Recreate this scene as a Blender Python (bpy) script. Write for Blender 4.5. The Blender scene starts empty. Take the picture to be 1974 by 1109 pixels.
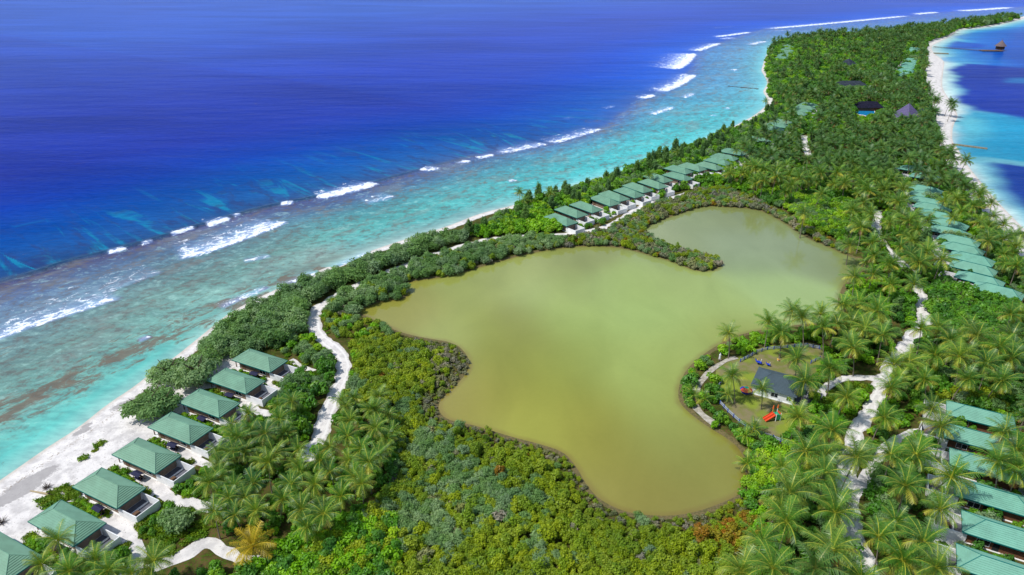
import bpy, bmesh, math, random
import numpy as np
from math import radians, sin, cos, pi, atan2, hypot

scene = bpy.context.scene
COL = scene.collection
rng = np.random.default_rng(7)
random.seed(7)

# ------------------------------------------------------------------ camera
CAM_H = 110.0
F_PX, CX, CY = 1316.0, 987.0, 554.5          # focal length and centre in photo pixels
PITCH = math.atan((554.5 + 90.0) / F_PX)     # camera looks this far below the horizon
cam = bpy.data.cameras.new("camera")
cam.sensor_width = 36.0
cam.lens = 36.0 * F_PX / 1974.0
cam.clip_start = 1.0
cam.clip_end = 80000.0
cam_ob = bpy.data.objects.new("camera", cam)
COL.objects.link(cam_ob)
cam_ob.location = (0, 0, CAM_H)
cam_ob.rotation_euler = (pi / 2 - PITCH, 0, 0)
scene.camera = cam_ob

# ------------------------------------------------------------------ daylight
SUN_ELEV = radians(56)
SUN_DIR = np.array([-cos(radians(20)), -sin(radians(20))])   # towards the sun: left, slightly behind
sun = bpy.data.lights.new("sun", 'SUN')
sun.energy = 4.1
sun.angle = radians(0.5)
sun.color = (1.0, 0.975, 0.93)
sun_ob = bpy.data.objects.new("sun", sun)
COL.objects.link(sun_ob)
sx, sy, sz = SUN_DIR[0] * cos(SUN_ELEV), SUN_DIR[1] * cos(SUN_ELEV), sin(SUN_ELEV)
from mathutils import Vector, Matrix
sun_ob.rotation_euler = Vector((sx, sy, sz)).to_track_quat('Z', 'Y').to_euler()
sun_ob.location = (-200, -80, 300)

world = bpy.data.worlds.new("World")
scene.world = world
world.use_nodes = True
wn, wl = world.node_tree.nodes, world.node_tree.links
wn.clear()
w_out = wn.new('ShaderNodeOutputWorld')
w_bg = wn.new('ShaderNodeBackground')
w_bg.inputs['Strength'].default_value = 0.135
w_sky = wn.new('ShaderNodeTexSky')
w_sky.sky_type = 'NISHITA'
w_sky.sun_disc = False
w_sky.sun_elevation = SUN_ELEV
w_sky.sun_rotation = math.atan2(sx, sy)
w_sky.altitude = 0
w_sky.air_density = 1.0
w_sky.dust_density = 0.4
w_sky.ozone_density = 2.0
# broken fair-weather clouds low over the horizon (seen only as reflections in the sea)
w_tc = wn.new('ShaderNodeTexCoord')
w_map = wn.new('ShaderNodeMapping')
w_map.inputs['Scale'].default_value = (2.6, 2.6, 7.0)
w_map.inputs['Location'].default_value = (0.35, 0.0, 0.1)
w_no = wn.new('ShaderNodeTexNoise')
w_no.inputs['Scale'].default_value = 1.6
w_no.inputs['Detail'].default_value = 6
w_rp = wn.new('ShaderNodeValToRGB')
w_rp.color_ramp.elements[0].position = 0.52
w_rp.color_ramp.elements[1].position = 0.68
w_mx = wn.new('ShaderNodeMix')
w_mx.data_type = 'RGBA'
w_mx.inputs['B'].default_value = (5.5, 6.2, 7.6, 1)
wl.new(w_tc.outputs['Generated'], w_map.inputs['Vector'])
wl.new(w_map.outputs['Vector'], w_no.inputs['Vector'])
wl.new(w_no.outputs['Fac'], w_rp.inputs['Fac'])
wl.new(w_rp.outputs['Color'], w_mx.inputs['Factor'])
wl.new(w_sky.outputs['Color'], w_mx.inputs['A'])
wl.new(w_mx.outputs['Result'], w_bg.inputs['Color'])
wl.new(w_bg.outputs['Background'], w_out.inputs['Surface'])

scene.view_settings.view_transform = 'Standard'
scene.view_settings.look = 'None'
scene.view_settings.exposure = 0.0
scene.view_settings.gamma = 1.0
scene.render.engine = 'CYCLES'
scene.cycles.max_bounces = 6
scene.cycles.diffuse_bounces = 3
scene.cycles.glossy_bounces = 2
scene.cycles.transmission_bounces = 2
scene.cycles.transparent_max_bounces = 4
scene.cycles.use_denoising = True

# ------------------------------------------------------------------ geometry helpers
CP, SP = cos(PITCH), sin(PITCH)
def G(px, py, z=0.0):
    """the point at height z that the photo shows at pixel (px, py)"""
    x = (px - CX) / F_PX; y = (CY - py) / F_PX
    t = (z - CAM_H) / (-SP + y * CP)
    return (x * t, (CP + y * SP) * t)
def GA(pts, z=0.0):
    return np.array([G(a, b, z) for a, b in pts])
def project(x, y, z):
    zz = z - CAM_H
    d = y * CP - zz * SP
    v = y * SP + zz * CP
    return CX + F_PX * x / d, CY - F_PX * v / d
def lin(r, g, b, k=1.0):
    f = lambda c: ((c / 255 + 0.055) / 1.055) ** 2.4 if c > 10 else c / 255 / 12.92
    return np.array([f(r) * k, f(g) * k, f(b) * k])

def seg_dist(P, poly, closed=False):
    """distance of points P (n,2) to a polyline; also arc length of the nearest point and the side (+ = left)"""
    poly = np.asarray(poly)
    A = poly; B = np.roll(poly, -1, axis=0)
    if not closed: A, B = A[:-1], B[:-1]
    best = np.full(len(P), 1e18); arc = np.zeros(len(P)); side = np.zeros(len(P))
    s0 = 0.0
    for a, b in zip(A, B):
        d = b - a; L = np.hypot(*d)
        if L < 1e-6: continue
        u = d / L
        rx = P[:, 0] - a[0]; ry = P[:, 1] - a[1]
        t = np.clip(rx * u[0] + ry * u[1], 0, L)
        ex = rx - t * u[0]; ey = ry - t * u[1]
        dd = ex * ex + ey * ey
        m = dd < best
        best[m] = dd[m]; arc[m] = s0 + t[m]
        side[m] = np.sign(u[0] * ry[m] - u[1] * rx[m])
        s0 += L
    return np.sqrt(best), arc, side
def inside(P, poly):
    poly = np.asarray(poly); x, y = P[:, 0], P[:, 1]
    c = np.zeros(len(P), bool)
    n = len(poly)
    for i in range(n):
        x1, y1 = poly[i]; x2, y2 = poly[(i + 1) % n]
        if y1 == y2: continue
        m = ((y1 > y) != (y2 > y)) & (x < (x2 - x1) * (y - y1) / (y2 - y1) + x1)
        c ^= m
    return c
def signed(P, poly):
    d, _, _ = seg_dist(P, poly, True)
    return np.where(inside(P, poly), d, -d)
def smooth_line(p, n=3):
    p = np.asarray(p, float)
    for _ in range(n):
        q = np.empty((2 * len(p) - 2 + 2, 2))
        q[0] = p[0]; q[-1] = p[-1]
        q[1:-1:2] = p[:-1] * .75 + p[1:] * .25
        q[2:-1:2] = p[:-1] * .25 + p[1:] * .75
        p = q
    return p
def smooth_ring(p, n=2):
    p = np.asarray(p, float)
    for _ in range(n):
        r = np.roll(p, -1, axis=0)
        q = np.empty((2 * len(p), 2))
        q[0::2] = p * .75 + r * .25; q[1::2] = p * .25 + r * .75
        p = q
    return p
def sstep(a, b, x):
    t = np.clip((x - a) / (b - a), 0, 1)
    return t * t * (3 - 2 * t)

def tag(o, label=None, cat=None, group=None, kind=None):
    if label: o['label'] = label
    if cat: o['category'] = cat
    if group: o['group'] = group
    if kind: o['kind'] = kind
    return o
def link(name, me, parent=None, loc=None, rotz=0.0):
    o = bpy.data.objects.new(name, me)
    COL.objects.link(o)
    if parent is not None: o.parent = parent
    if loc is not None: o.location = loc
    if rotz: o.rotation_euler = (0, 0, rotz)
    return o
def thing(name, label, cat, loc, rotz=0.0, group=None):
    return tag(link(name, None, None, loc, rotz), label, cat, group)
def mesh_np(name, V, Fq, mat=None, smooth=False):
    """mesh from numpy: V (n,3), Fq (m,k) all faces with k corners"""
    me = bpy.data.meshes.new(name)
    V = np.ascontiguousarray(V, np.float32); Fq = np.ascontiguousarray(Fq, np.int32)
    me.vertices.add(len(V)); me.vertices.foreach_set('co', V.ravel())
    k = Fq.shape[1]
    me.loops.add(Fq.size); me.loops.foreach_set('vertex_index', Fq.ravel())
    me.polygons.add(len(Fq))
    me.polygons.foreach_set('loop_start', np.arange(0, Fq.size, k, dtype=np.int32))
    me.polygons.foreach_set('loop_total', np.full(len(Fq), k, np.int32))
    if smooth: me.polygons.foreach_set('use_smooth', np.ones(len(Fq), bool))
    me.update(calc_edges=True)
    if mat: me.materials.append(mat)
    return me
def attr(me, name, data, typ='FLOAT'):
    a = me.attributes.new(name, typ, 'POINT')
    d = np.ascontiguousarray(data, np.float32)
    a.data.foreach_set({'FLOAT': 'value', 'FLOAT_VECTOR': 'vector', 'FLOAT_COLOR': 'color'}[typ], d.ravel())
def attr_color(me, name, rgb):
    attr(me, name, np.concatenate([rgb, np.ones((len(rgb), 1))], 1), 'FLOAT_COLOR')

# ------------------------------------------------------------------ material helpers
class NT:
    def __init__(s, name):
        s.m = bpy.data.materials.new(name); s.m.use_nodes = True
        s.t = s.m.node_tree; s.t.nodes.clear()
        s.out = s.t.nodes.new('ShaderNodeOutputMaterial')
    def n(s, typ, **kw):
        nd = s.t.nodes.new('ShaderNode' + typ)
        for k, v in kw.items(): setattr(nd, k, v)
        return nd
    def set(s, sock, v):
        if isinstance(v, bpy.types.NodeSocket): s.t.links.new(v, sock)
        elif hasattr(v, '__len__') and sock.type == 'RGBA' and len(v) == 3: sock.default_value = (*[float(q) for q in v], 1)
        else: sock.default_value = v
    def attr(s, name, out='Color'):
        a = s.n('Attribute'); a.attribute_name = name
        return a.outputs[out]
    def noise(s, vec=None, scale=1.0, detail=4, rough=0.5, dist=0.0):
        t = s.n('TexNoise')
        if vec is not None: s.t.links.new(vec, t.inputs['Vector'])
        t.inputs['Scale'].default_value = scale; t.inputs['Detail'].default_value = detail
        t.inputs['Roughness'].default_value = rough; t.inputs['Distortion'].default_value = dist
        return t.outputs['Fac']
    def math(s, op, a, b=0.0, c=None, clamp=False):
        m = s.n('Math', operation=op); m.use_clamp = clamp
        s.set(m.inputs[0], a); s.set(m.inputs[1], b)
        if c is not None: s.set(m.inputs[2], c)
        return m.outputs[0]
    def mix(s, f, a, b, mode='MIX'):
        m = s.n('Mix', data_type='RGBA', blend_type=mode)
        s.set(m.inputs['Factor'], f); s.set(m.inputs['A'], a); s.set(m.inputs['B'], b)
        return m.outputs['Result']
    def range(s, v, a, b, c=0.0, d=1.0, smooth=True):
        m = s.n('MapRange'); m.interpolation_type = 'SMOOTHSTEP' if smooth else 'LINEAR'
        s.set(m.inputs['Value'], v)
        for k, q in zip(('From Min', 'From Max', 'To Min', 'To Max'), (a, b, c, d)): s.set(m.inputs[k], q)
        return m.outputs['Result']
    def mapping(s, vec, scale=(1, 1, 1), loc=(0, 0, 0), rot=(0, 0, 0)):
        m = s.n('Mapping'); s.t.links.new(vec, m.inputs['Vector'])
        m.inputs['Scale'].default_value = scale; m.inputs['Location'].default_value = loc; m.inputs['Rotation'].default_value = rot
        return m.outputs['Vector']
    def pos(s):
        return s.n('NewGeometry').outputs['Position']
    def obj(s):
        return s.n('TexCoord').outputs['Object']
    def bump(s, h, strength=0.3, dist=0.1):
        b = s.n('Bump'); s.set(b.inputs['Height'], h)
        s.set(b.inputs['Strength'], strength); s.set(b.inputs['Distance'], dist)
        return b.outputs['Normal']
    def bsdf(s, color, rough=0.6, spec=0.3, normal=None, metal=0.0):
        p = s.n('BsdfPrincipled')
        s.set(p.inputs['Base Color'], color); s.set(p.inputs['Roughness'], rough)
        s.set(p.inputs['Specular IOR Level'], spec); s.set(p.inputs['Metallic'], metal)
        if normal is not None: s.set(p.inputs['Normal'], normal)
        return p.outputs['BSDF']
    def done(s, sh):
        s.t.links.new(sh, s.out.inputs['Surface']); return s.m
# ------------------------------------------------------------------ coastlines (traced on the ground)
OCEAN_SHORE = smooth_line(GA([(-620,1330),(-400,1190),(-200,1060),(-60,965),(0,926),(46,894),(92,862),(151,825),(207,779),(257,747),(294,717),
    (338,688),(372,660),(402,636),(440,604),(500,572),(560,545),(630,515),(700,489),(760,468),(830,447),(880,430),(913,416),(950,405),(987,397),(1060,373),
    (1142,347),(1165,342),(1195,332),(1250,310),(1297,291),(1349,275),(1384,255),(1407,248),(1433,234),(1450,225),(1467,213),(1480,200),(1478,188),
    (1470,178),(1474,170),(1480,160),(1474,147),(1467,137),(1469,130),(1474,113),(1481,99),(1483,88),(1505,78),(1570,71),(1641,67),(1710,62),(1778,55),
    (1826,49),(1880,43),(1932,35),(2020,28),(2200,20),(2500,8)]), 2)
LAGOON_SHORE = smooth_line(GA([(2520,14),(2200,25),(2050,29),(1974,36),(1938,44.5),(1911,51),(1880,55),(1846,57.5),(1839,66.5),(1822,75),(1802,85),(1795,90),
    (1797,98),(1803,106),(1822,118),(1819,133),(1817,150),(1816,171),(1832,194),(1846,218),(1846,228),(1838,240),(1835,263),(1838,277),(1848,288),
    (1856,305),(1872,328),(1892,352),(1915,380),(1945,412),(1985,452),(2040,520),(2200,700),(2400,980),(2560,1330)]), 2)
ISLAND = np.concatenate([OCEAN_SHORE, LAGOON_SHORE, np.array([[260, -120], [-260, -120]])])
CREST = smooth_line(GA([(-900,760),(-300,615),(0,547),(64,532),(127,509),(191,494),(246,479),(297,466),(360,445),(424,428),(479,411),(551,394),(607,384),
    (733,352),(825,325),(900,306),(960,292),(1030,283),(1100,268),(1165,248),(1200,222),(1235,190),(1275,176),(1310,158),(1338,135),(1340,112),(1350,97),(1389,82),(1440,66),
    (1472,56),(1621,44),(1751,31),(1809,25),(1949,15),(2100,6),(2500,-12)]), 1)
POND = smooth_ring(GA([(689,601),(738,581),(775,580),(788,570),(772,556),(792,543),(850,537),(892,527),(913,520),(975,502),(1025,489),(1083,479),(1140,475),(1200,479),
    (1240,490),(1290,503),(1325,518),(1347,525),(1376,523),(1392,513),(1386,500),(1351,490),(1300,478),(1260,462),(1238,448),(1245,438),(1269,428),(1297,417),
    (1335,405),(1358,398),(1400,400),(1449,403),(1481,412),(1517,434),(1557,461),(1594,475),(1630,493),(1668,505),(1672,513),(1645,530),(1625,550),(1615,575),
    (1614,590),(1628,602),(1642,612),(1610,622),(1540,627),(1470,637),(1420,648),(1388,664),(1349,689),(1324,713),(1312,735),(1307,755),(1308,775),(1324,795),
    (1363,824),(1413,854),(1433,879),(1438,906),(1440,936),(1423,958),(1363,983),(1314,995),(1270,997),(1211,992),(1160,969),(1133,942),(1110,900),(1087,873),
    (1041,858),(981,843),(917,822),(857,811),(842,786),(857,763),(890,735),(908,706),(899,683),(876,662),(811,652),(770,642),(733,624),(697,607)]), 2)

LAND_Z, POND_Z = 1.2, 0.3
# paths: centre line in the photo, width in metres
PATHS = [
    ('coral_road', [(1330,372),(1297,382),(1262,390),(1240,397),(1215,411),(1194,427),(1170,438),(1136,447),(1090,454),(1012,456),(946,461),(900,472),(846,488),(809,502),(747,527),(709,543),
        (660,564),(630,580),(611,596),(604,613),(609,640),(625,657),(645,671),(660,686),(666,704),(660,730),(645,760),(631,797),(621,830),(606,862),(590,890)], 4.3),
    ('garden_path', [(262,915),(285,933),(316,953),(345,967),(385,975),(430,985)], 3.0),
    ('garden_path', [(195,1006),(212,1013),(243,1019),(260,1040),(268,1065),(262,1090),(250,1125)], 3.0),
    ('garden_path', [(280,1100),(323,1085),(364,1065),(401,1043),(430,1062),(470,1080),(500,1085)], 3.0),
    ('garden_path', [(330,865),(352,876),(376,886),(410,900)], 2.4),
    ('garden_path', [(467,778),(487,787),(520,803)], 2.6),
    ('garden_path', [(400,842),(425,850),(450,858)], 2.0),
    ('garden_path', [(560,694),(580,707),(606,716)], 2.0),
    ('garden_path', [(515,740),(535,750),(545,757)], 2.0),
    ('island_road', [(1560,300),(1548,278),(1552,262)], 5.0),
    ('island_road', [(1690,405),(1692,422),(1687,440),(1700,470),(1716,488),(1738,508),(1756,526),(1766,552),(1779,585),(1784,620),(1768,642),(1750,659),(1735,682),(1713,703),(1702,743),(1682,783),
        (1658,820),(1643,848),(1634,897),(1632,936),(1634,981),(1640,1020),(1660,1070),(1690,1130)], 4.2),
    ('island_road', [(1790,832),(1765,835),(1745,840),(1722,850),(1700,868),(1682,897),(1667,926),(1652,951),(1640,975)], 2.7),
    ('island_road', [(1700,735),(1670,728),(1640,728),(1610,735),(1590,748),(1578,765)], 2.8),
    ('lakeside_path', [(1420,689),(1398,695),(1375,708),(1352,733),(1338,758),(1340,782),(1362,803),(1385,818)], 1.8),
]
PATH_XY = [(n, smooth_line(GA(p, LAND_Z), 2), w) for n, p, w in PATHS]
SAND_POLYS = [GA([(-300,1130),(0,930),(92,866),(207,784),(294,722),(350,690),(400,690),(470,680),(528,700),(532,735),(494,797),(424,856),(360,922),(284,986),(250,1050),(240,1120),(60,1300),(-300,1300)]),
              GA([(1085,452),(1170,430),(1240,392),(1300,368),(1330,352),(1290,350),(1200,392),(1130,425)]),
              GA([(1800,860),(1850,860),(1850,1140),(1795,1140)])]
RUBBLE = [(57,925,7,3),(85,908,4,2),(156,827,3,1.5),(240,775,5,2),(20,955,9,3),(165,815,2,1)]
PLAY = smooth_ring(GA([(1395,795),(1378,745),(1384,712),(1427,694),(1458,679),(1505,671),(1555,666),(1592,676),(1580,720),(1560,770),(1530,800),(1517,855),(1468,838)]), 1)

def coast(P):
    """signed metres from the waterline (+ on land), split by side"""
    d1, s1, _ = seg_dist(P, OCEAN_SHORE)
    d2, s2, _ = seg_dist(P, LAGOON_SHORE)
    ins = inside(P, ISLAND)
    return d1, d2, ins
def land_height(P):
    d1, d2, ins = coast(P)
    d = np.minimum(d1, d2)
    z = np.where(ins, np.minimum(LAND_Z, 0.075 * d), -0.09 * d)
    z = np.maximum(z, -3.0)
    b = (P[:, 0] > -80) & (P[:, 0] < 170) & (P[:, 1] > 90) & (P[:, 1] < 340)
    if b.any():
        dp = -signed(P[b], POND)
        z[b] = np.minimum(z[b], np.maximum(POND_Z + 0.10 * dp, POND_Z - 0.8))
    return z
def hz(x, y):
    return float(land_height(np.array([[x, y]]))[0])

# ------------------------------------------------------------------ one big grid, denser near the camera
dep = np.concatenate([np.arange(61, 9.0, -0.1), np.arange(9.0, 3.0, -0.045), np.geomspace(3.0, 0.14, 50)])
rad = (CAM_H / np.tan(np.radians(dep)))
azi = np.radians(np.arange(-59, 59.01, 0.12))
RR, AA = np.meshgrid(rad, azi, indexing='ij')
GP = np.stack([(RR * np.sin(AA)).ravel(), (RR * np.cos(AA)).ravel()], 1)
nR, nA = RR.shape
ii, jj = np.meshgrid(np.arange(nR - 1), np.arange(nA - 1), indexing='ij')
base = (ii * nA + jj).ravel()
GF = np.stack([base, base + 1, base + nA + 1, base + nA], 1)
def sub_grid(keep):
    fm = keep[GF].any(axis=1)
    F = GF[fm]
    used = np.unique(F)
    remap = np.full(len(GP), -1, np.int32); remap[used] = np.arange(len(used))
    return used, remap[F]

D1, D2, INS = coast(GP)
DC, SC, CSIDE = seg_dist(GP, CREST)
DS = np.minimum(D1, D2)
LAGOON_SIDE = (D2 < D1)

# ---- ground
used, F = sub_grid(INS | (DS < 25))
P = GP[used]
Z = land_height(P)
ground_me = mesh_np('ground', np.column_stack([P, Z]), F, None, True)
d1, d2, ins = D1[used], D2[used], INS[used]
sd = np.where(ins, np.minimum(d1, d2), -np.minimum(d1, d2))
sand = np.maximum(sstep(7, 2.5, d1) * 0.9, sstep(20, 13, d2))
for poly in SAND_POLYS:
    sand = np.maximum(sand, sstep(-2.5, 2.5, signed(P, poly)))
near_pond = np.zeros(len(P))
b = (P[:, 0] > -80) & (P[:, 0] < 170) & (P[:, 1] > 90) & (P[:, 1] < 340)
near_pond[b] = sstep(2.6, 0.2, -signed(P[b], POND))
play = sstep(-1.5, 1.0, signed(P, PLAY))
rub = np.zeros(len(P))
for px, py, a, bb in RUBBLE:
    c = np.array(G(px, py, 1)); q = P - c
    th = radians(48)
    u = (q[:, 0] * cos(th) + q[:, 1] * sin(th)) / a; v = (-q[:, 0] * sin(th) + q[:, 1] * cos(th)) / bb
    rub = np.maximum(rub, np.exp(-(u * u + v * v)))
wet = sstep(2.0, 0.0, sd)
attr(ground_me, 'sand', sand); attr(ground_me, 'mud', near_pond); attr(ground_me, 'play', play); attr(ground_me, 'rubble', rub); attr(ground_me, 'wet', wet); attr(ground_me, 'wrack', np.exp(-((sd - 5.0) / 1.6) ** 2) + .6 * np.exp(-((sd - 11.0) / 2.5) ** 2))
m = NT('island_ground')
p = m.pos()
n1 = m.noise(p, 0.35, 6, 0.6); n2 = m.noise(p, 2.2, 5, 0.6); n3 = m.noise(p, 0.09, 4)
litter = m.mix(m.range(n1, 0.35, 0.65), lin(58, 62, 24), lin(96, 80, 48))
litter = m.mix(m.range(n2, 0.5, 0.62), litter, lin(66, 92, 22))
drygrass = m.mix(m.range(n1, 0.38, 0.62), lin(112, 116, 58), lin(128, 118, 86))
drygrass = m.mix(m.range(n3, 0.5, 0.62), drygrass, lin(126, 140, 50))
sandc = m.mix(m.range(n1, 0.4, 0.7), (0.72, 0.68, 0.64), (0.50, 0.47, 0.45))
sandc = m.mix(m.range(n2, 0.56, 0.7), sandc, (0.44, 0.40, 0.37))
sandc = m.mix(m.math('MULTIPLY', m.attr('wet', 'Fac'), 0.55), sandc, (0.45, 0.38, 0.29))
sandc = m.mix(m.range(m.math('ADD', m.attr('rubble', 'Fac'), m.math('MULTIPLY', m.math('SUBTRACT', n2, 0.5), 0.7)), 0.45, 0.65, 0, 0.8), sandc, (0.30, 0.28, 0.27))
sandc = m.mix(m.range(m.math('ADD', m.attr('wrack', 'Fac'), m.math('MULTIPLY', m.math('SUBTRACT', n2, 0.5), 3.0)), 0.95, 1.35, 0, 0.7), sandc, (0.26, 0.20, 0.14))
mudc = m.mix(m.range(n2, 0.4, 0.6), lin(116, 102, 70), lin(92, 88, 54))
jit = m.math('MULTIPLY', m.math('SUBTRACT', n1, 0.5), 0.9)
c = m.mix(m.range(m.math('ADD', m.attr('play', 'Fac'), jit), 0.4, 0.6), litter, drygrass)
c = m.mix(m.range(m.math('ADD', m.attr('mud', 'Fac'), jit), 0.4, 0.6), c, mudc)
c = m.mix(m.range(m.math('ADD', m.attr('sand', 'Fac'), jit), 0.42, 0.62), c, sandc)
m.done(m.bsdf(c, 0.95, 0.1, m.bump(m.math('ADD', n1, n2), 0.5, 0.15)))
ground_me.materials.append(m.m)
ground = tag(link('ground', ground_me), kind='structure')

# ---- paths as sheets a little above the ground
m = NT('coral_sand_path')
p = m.pos(); n1 = m.noise(p, 0.5, 5); n2 = m.noise(p, 3.0, 4)
c = m.mix(m.range(n1, 0.35, 0.7), (0.72, 0.68, 0.64), (0.54, 0.51, 0.49))
c = m.mix(m.range(n2, 0.58, 0.72), c, (0.42, 0.39, 0.36))
lane_ = m.math('ABSOLUTE', m.attr('lane', 'Fac'))
rut = m.math('MULTIPLY', m.range(lane_, .22, .42), m.range(lane_, .72, .52))
c = m.mix(m.math('MULTIPLY', rut, m.range(n1, .3, .55, .2, .7)), c, (0.80, 0.77, 0.73))
c = m.mix(m.math('MULTIPLY', m.range(lane_, .62, 1.0), m.range(n2, .42, .6, 0, .8)), c, (0.34, 0.31, 0.25))
m.done(m.bsdf(c, 0.95, 0.1, m.bump(n2, 0.4, 0.05)))
PATH_MAT = m.m
m = NT('packed_earth_path'); n1 = m.noise(m.pos(), 1.2, 5)
EARTH_MAT = m.done(m.bsdf(m.mix(m.range(n1, .35, .65), (0.46, 0.42, 0.36), (0.30, 0.27, 0.21)), 0.95, 0.1))
for k, (name, line, w) in enumerate(PATH_XY):
    L = np.concatenate([[0], np.cumsum(np.hypot(*np.diff(line, axis=0).T))])
    n = max(8, int(L[-1] / 1.0))
    s = np.linspace(0, L[-1], n)
    cxy = np.column_stack([np.interp(s, L, line[:, 0]), np.interp(s, L, line[:, 1])])
    tg = np.gradient(cxy, axis=0); tg /= np.hypot(*tg.T)[:, None]
    nm = np.column_stack([-tg[:, 1], tg[:, 0]])
    wl_ = w / 2 * (1 + 0.18 * np.interp(s, np.arange(0, L[-1] + 4, 2.0), rng.normal(size=len(np.arange(0, L[-1] + 4, 2.0)))))
    wr_ = w / 2 * (1 + 0.18 * np.interp(s, np.arange(0, L[-1] + 4, 2.0), rng.normal(size=len(np.arange(0, L[-1] + 4, 2.0)))))
    rows = [cxy + nm * (wl_ * f)[:, None] if f > 0 else cxy + nm * (wr_ * f)[:, None] for f in (-1, -.75, -.5, -.25, 0.0, .25, .5, .75, 1)]
    V = np.concatenate(rows); V = np.column_stack([V, land_height(V) + 0.03 + 0.004 * k])
    F = np.concatenate([np.stack([np.arange(n - 1) + r * n, np.arange(n - 1) + 1 + r * n, np.arange(n - 1) + 1 + (r + 1) * n, np.arange(n - 1) + (r + 1) * n], 1) for r in range(8)])
    lane = np.repeat([-1, -.75, -.5, -.25, 0.0, .25, .5, .75, 1], n)
    pm_ = mesh_np(name, V, F[:, ::-1], EARTH_MAT if name == 'lakeside_path' else PATH_MAT, True); attr(pm_, 'lane', lane * (1 if w > 3.8 else 0.0))
    tag(link(name, pm_), kind='structure')

# ------------------------------------------------------------------ the sea
used, F = sub_grid((~INS) | (DS < 8))
P = GP[used]
d1, d2, ins, dc, sc, cs = D1[used], D2[used], INS[used], DC[used], SC[used], CSIDE[used]
lag = LAGOON_SIDE[used]
dsea = np.where(ins, 0, d1)
outside = cs > 0                               # beyond the breaking crest
u = np.where(outside, 1 + dc / 60.0, dsea / (dsea + dc + 1e-6))
# colour of the water over the reef: rows = places along the crest, columns = across it
ST_PX = [(0,547),(424,428),(607,384),(930,298),(1165,248),(1310,158),(1472,56),(1751,31)]
_, STS, _ = seg_dist(GA(ST_PX), CREST)
UU = [0, .06, .18, .36, .6, .82, .97, 1.06, 1.35, 1.8, 2.6, 3.6, 6.0, 14.0]
TB = [
 [(170,225,215),(120,222,210),(128,190,178),(130,168,160),(122,154,162),(105,130,170),(95,98,140),(40,84,140),(40,88,158),(10,76,162),(26,56,160),(50,48,160),(56,52,165),(66,66,190)],
 [(170,215,205),(140,160,150),(150,190,180),(124,172,164),(114,152,160),(95,132,160),(95,100,145),(44,90,144),(40,92,160),(14,80,162),(26,60,165),(48,50,162),(56,52,165),(66,66,190)],
 [(190,220,215),(150,190,185),(110,200,195),(105,195,188),(95,165,175),(92,120,165),(92,105,155),(60,98,152),(44,96,160),(16,84,164),(22,64,165),(48,52,165),(56,54,168),(66,66,190)],
 [(185,230,225),(130,220,220),(90,210,210),(85,198,202),(86,175,192),(88,140,178),(88,110,165),(66,106,165),(44,94,164),(20,82,168),(26,64,168),(50,54,168),(58,56,172),(66,68,192)],
 [(170,230,230),(120,225,228),(88,220,220),(86,212,214),(86,198,210),(85,165,200),(90,130,190),(66,110,185),(40,96,180),(28,84,178),(36,66,176),(52,58,174),(60,60,178),(68,72,196)],
 [(160,228,232),(130,215,228),(106,196,220),(100,182,218),(94,170,216),(86,160,210),(90,132,202),(64,112,205),(48,96,205),(44,84,200),(50,72,190),(56,66,186),(62,64,186),(70,76,200)],
 [(140,210,228),(120,200,226),(106,176,218),(98,160,218),(88,144,216),(70,130,214),(70,120,215),(52,104,215),(48,94,212),(50,84,208),(56,76,200),(60,72,196),(64,70,192),(72,80,204)],
 [(110,180,225),(100,170,222),(86,150,220),(76,136,220),(66,122,220),(60,112,220),(60,108,220),(54,98,218),(52,92,214),(54,86,210),(58,80,204),(62,76,200),(66,74,196),(72,80,204)]]
KW = 0.69
TBL = np.array([[lin(*((c[0] * (.32 if k > 8 else .8), min(255, c[1] * 1.06), min(255, c[2] * 1.06)) if (k in (8, 9, 10)) else (c[0] * .62, min(255, c[1] * (1.10 if k < 13 else 1.2)), min(255, c[2] * (1.03 if k < 13 else 1.02))) if k > 10 else c), KW) for k, c in enumerate(r)] for r in TB])
def table(s, uu):
    j = np.clip(np.searchsorted(UU, uu) - 1, 0, len(UU) - 2)
    f = np.clip((uu - np.array(UU)[j]) / (np.array(UU)[j + 1] - np.array(UU)[j]), 0, 1)
    order = np.argsort(STS); S = STS[order]; T = TBL[order]
    i = np.clip(np.searchsorted(S, s) - 1, 0, len(S) - 2)
    g = np.clip((s - S[i]) / (S[i + 1] - S[i]), 0, 1)
    f = f[:, None]; g = g[:, None]
    return (T[i, j] * (1 - f) + T[i, j + 1] * f) * (1 - g) + (T[i + 1, j] * (1 - f) + T[i + 1, j + 1] * f) * g
colr = table(sc, u)
# lagoon side: pale sand shallows, turquoise flats, dark seagrass and deep water
lagc = np.zeros_like(colr)
e = np.where(ins, 0, d2)
LK = [(0, (228,242,236)), (6, (195,234,234)), (14, (140,212,226)), (27, (72,168,222)), (45, (22,118,215)), (80, (0,88,198)), (200, (0,74,186)), (600, (0,74,192)), (2500, (8,84,200))]
for ch in range(3):
    lagc[:, ch] = np.interp(e, [k for k, _ in LK], [lin(*c, KW)[ch] for _, c in LK])
Pw = P + np.clip(np.hypot(*P.T) / 300, .5, 1.6)[:, None] * (2.4 * np.sin(P[:, ::-1] / 13.0 + 1) + 0.9 * np.sin(P[:, ::-1] / 5.1 + P / 9.0))
def blob(poly_px, rgb, soft, amt=1.0):
    global lagc
    w = sstep(-soft, soft, signed(Pw, GA(poly_px))) * amt
    lagc = lagc * (1 - w[:, None]) + lin(*rgb, KW) * w[:, None]
blob([(1850,305),(1905,292),(1990,310),(2100,330),(2100,470),(1990,455),(1960,425),(1900,365)], (120,208,222), 9, 0.75)
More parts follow.
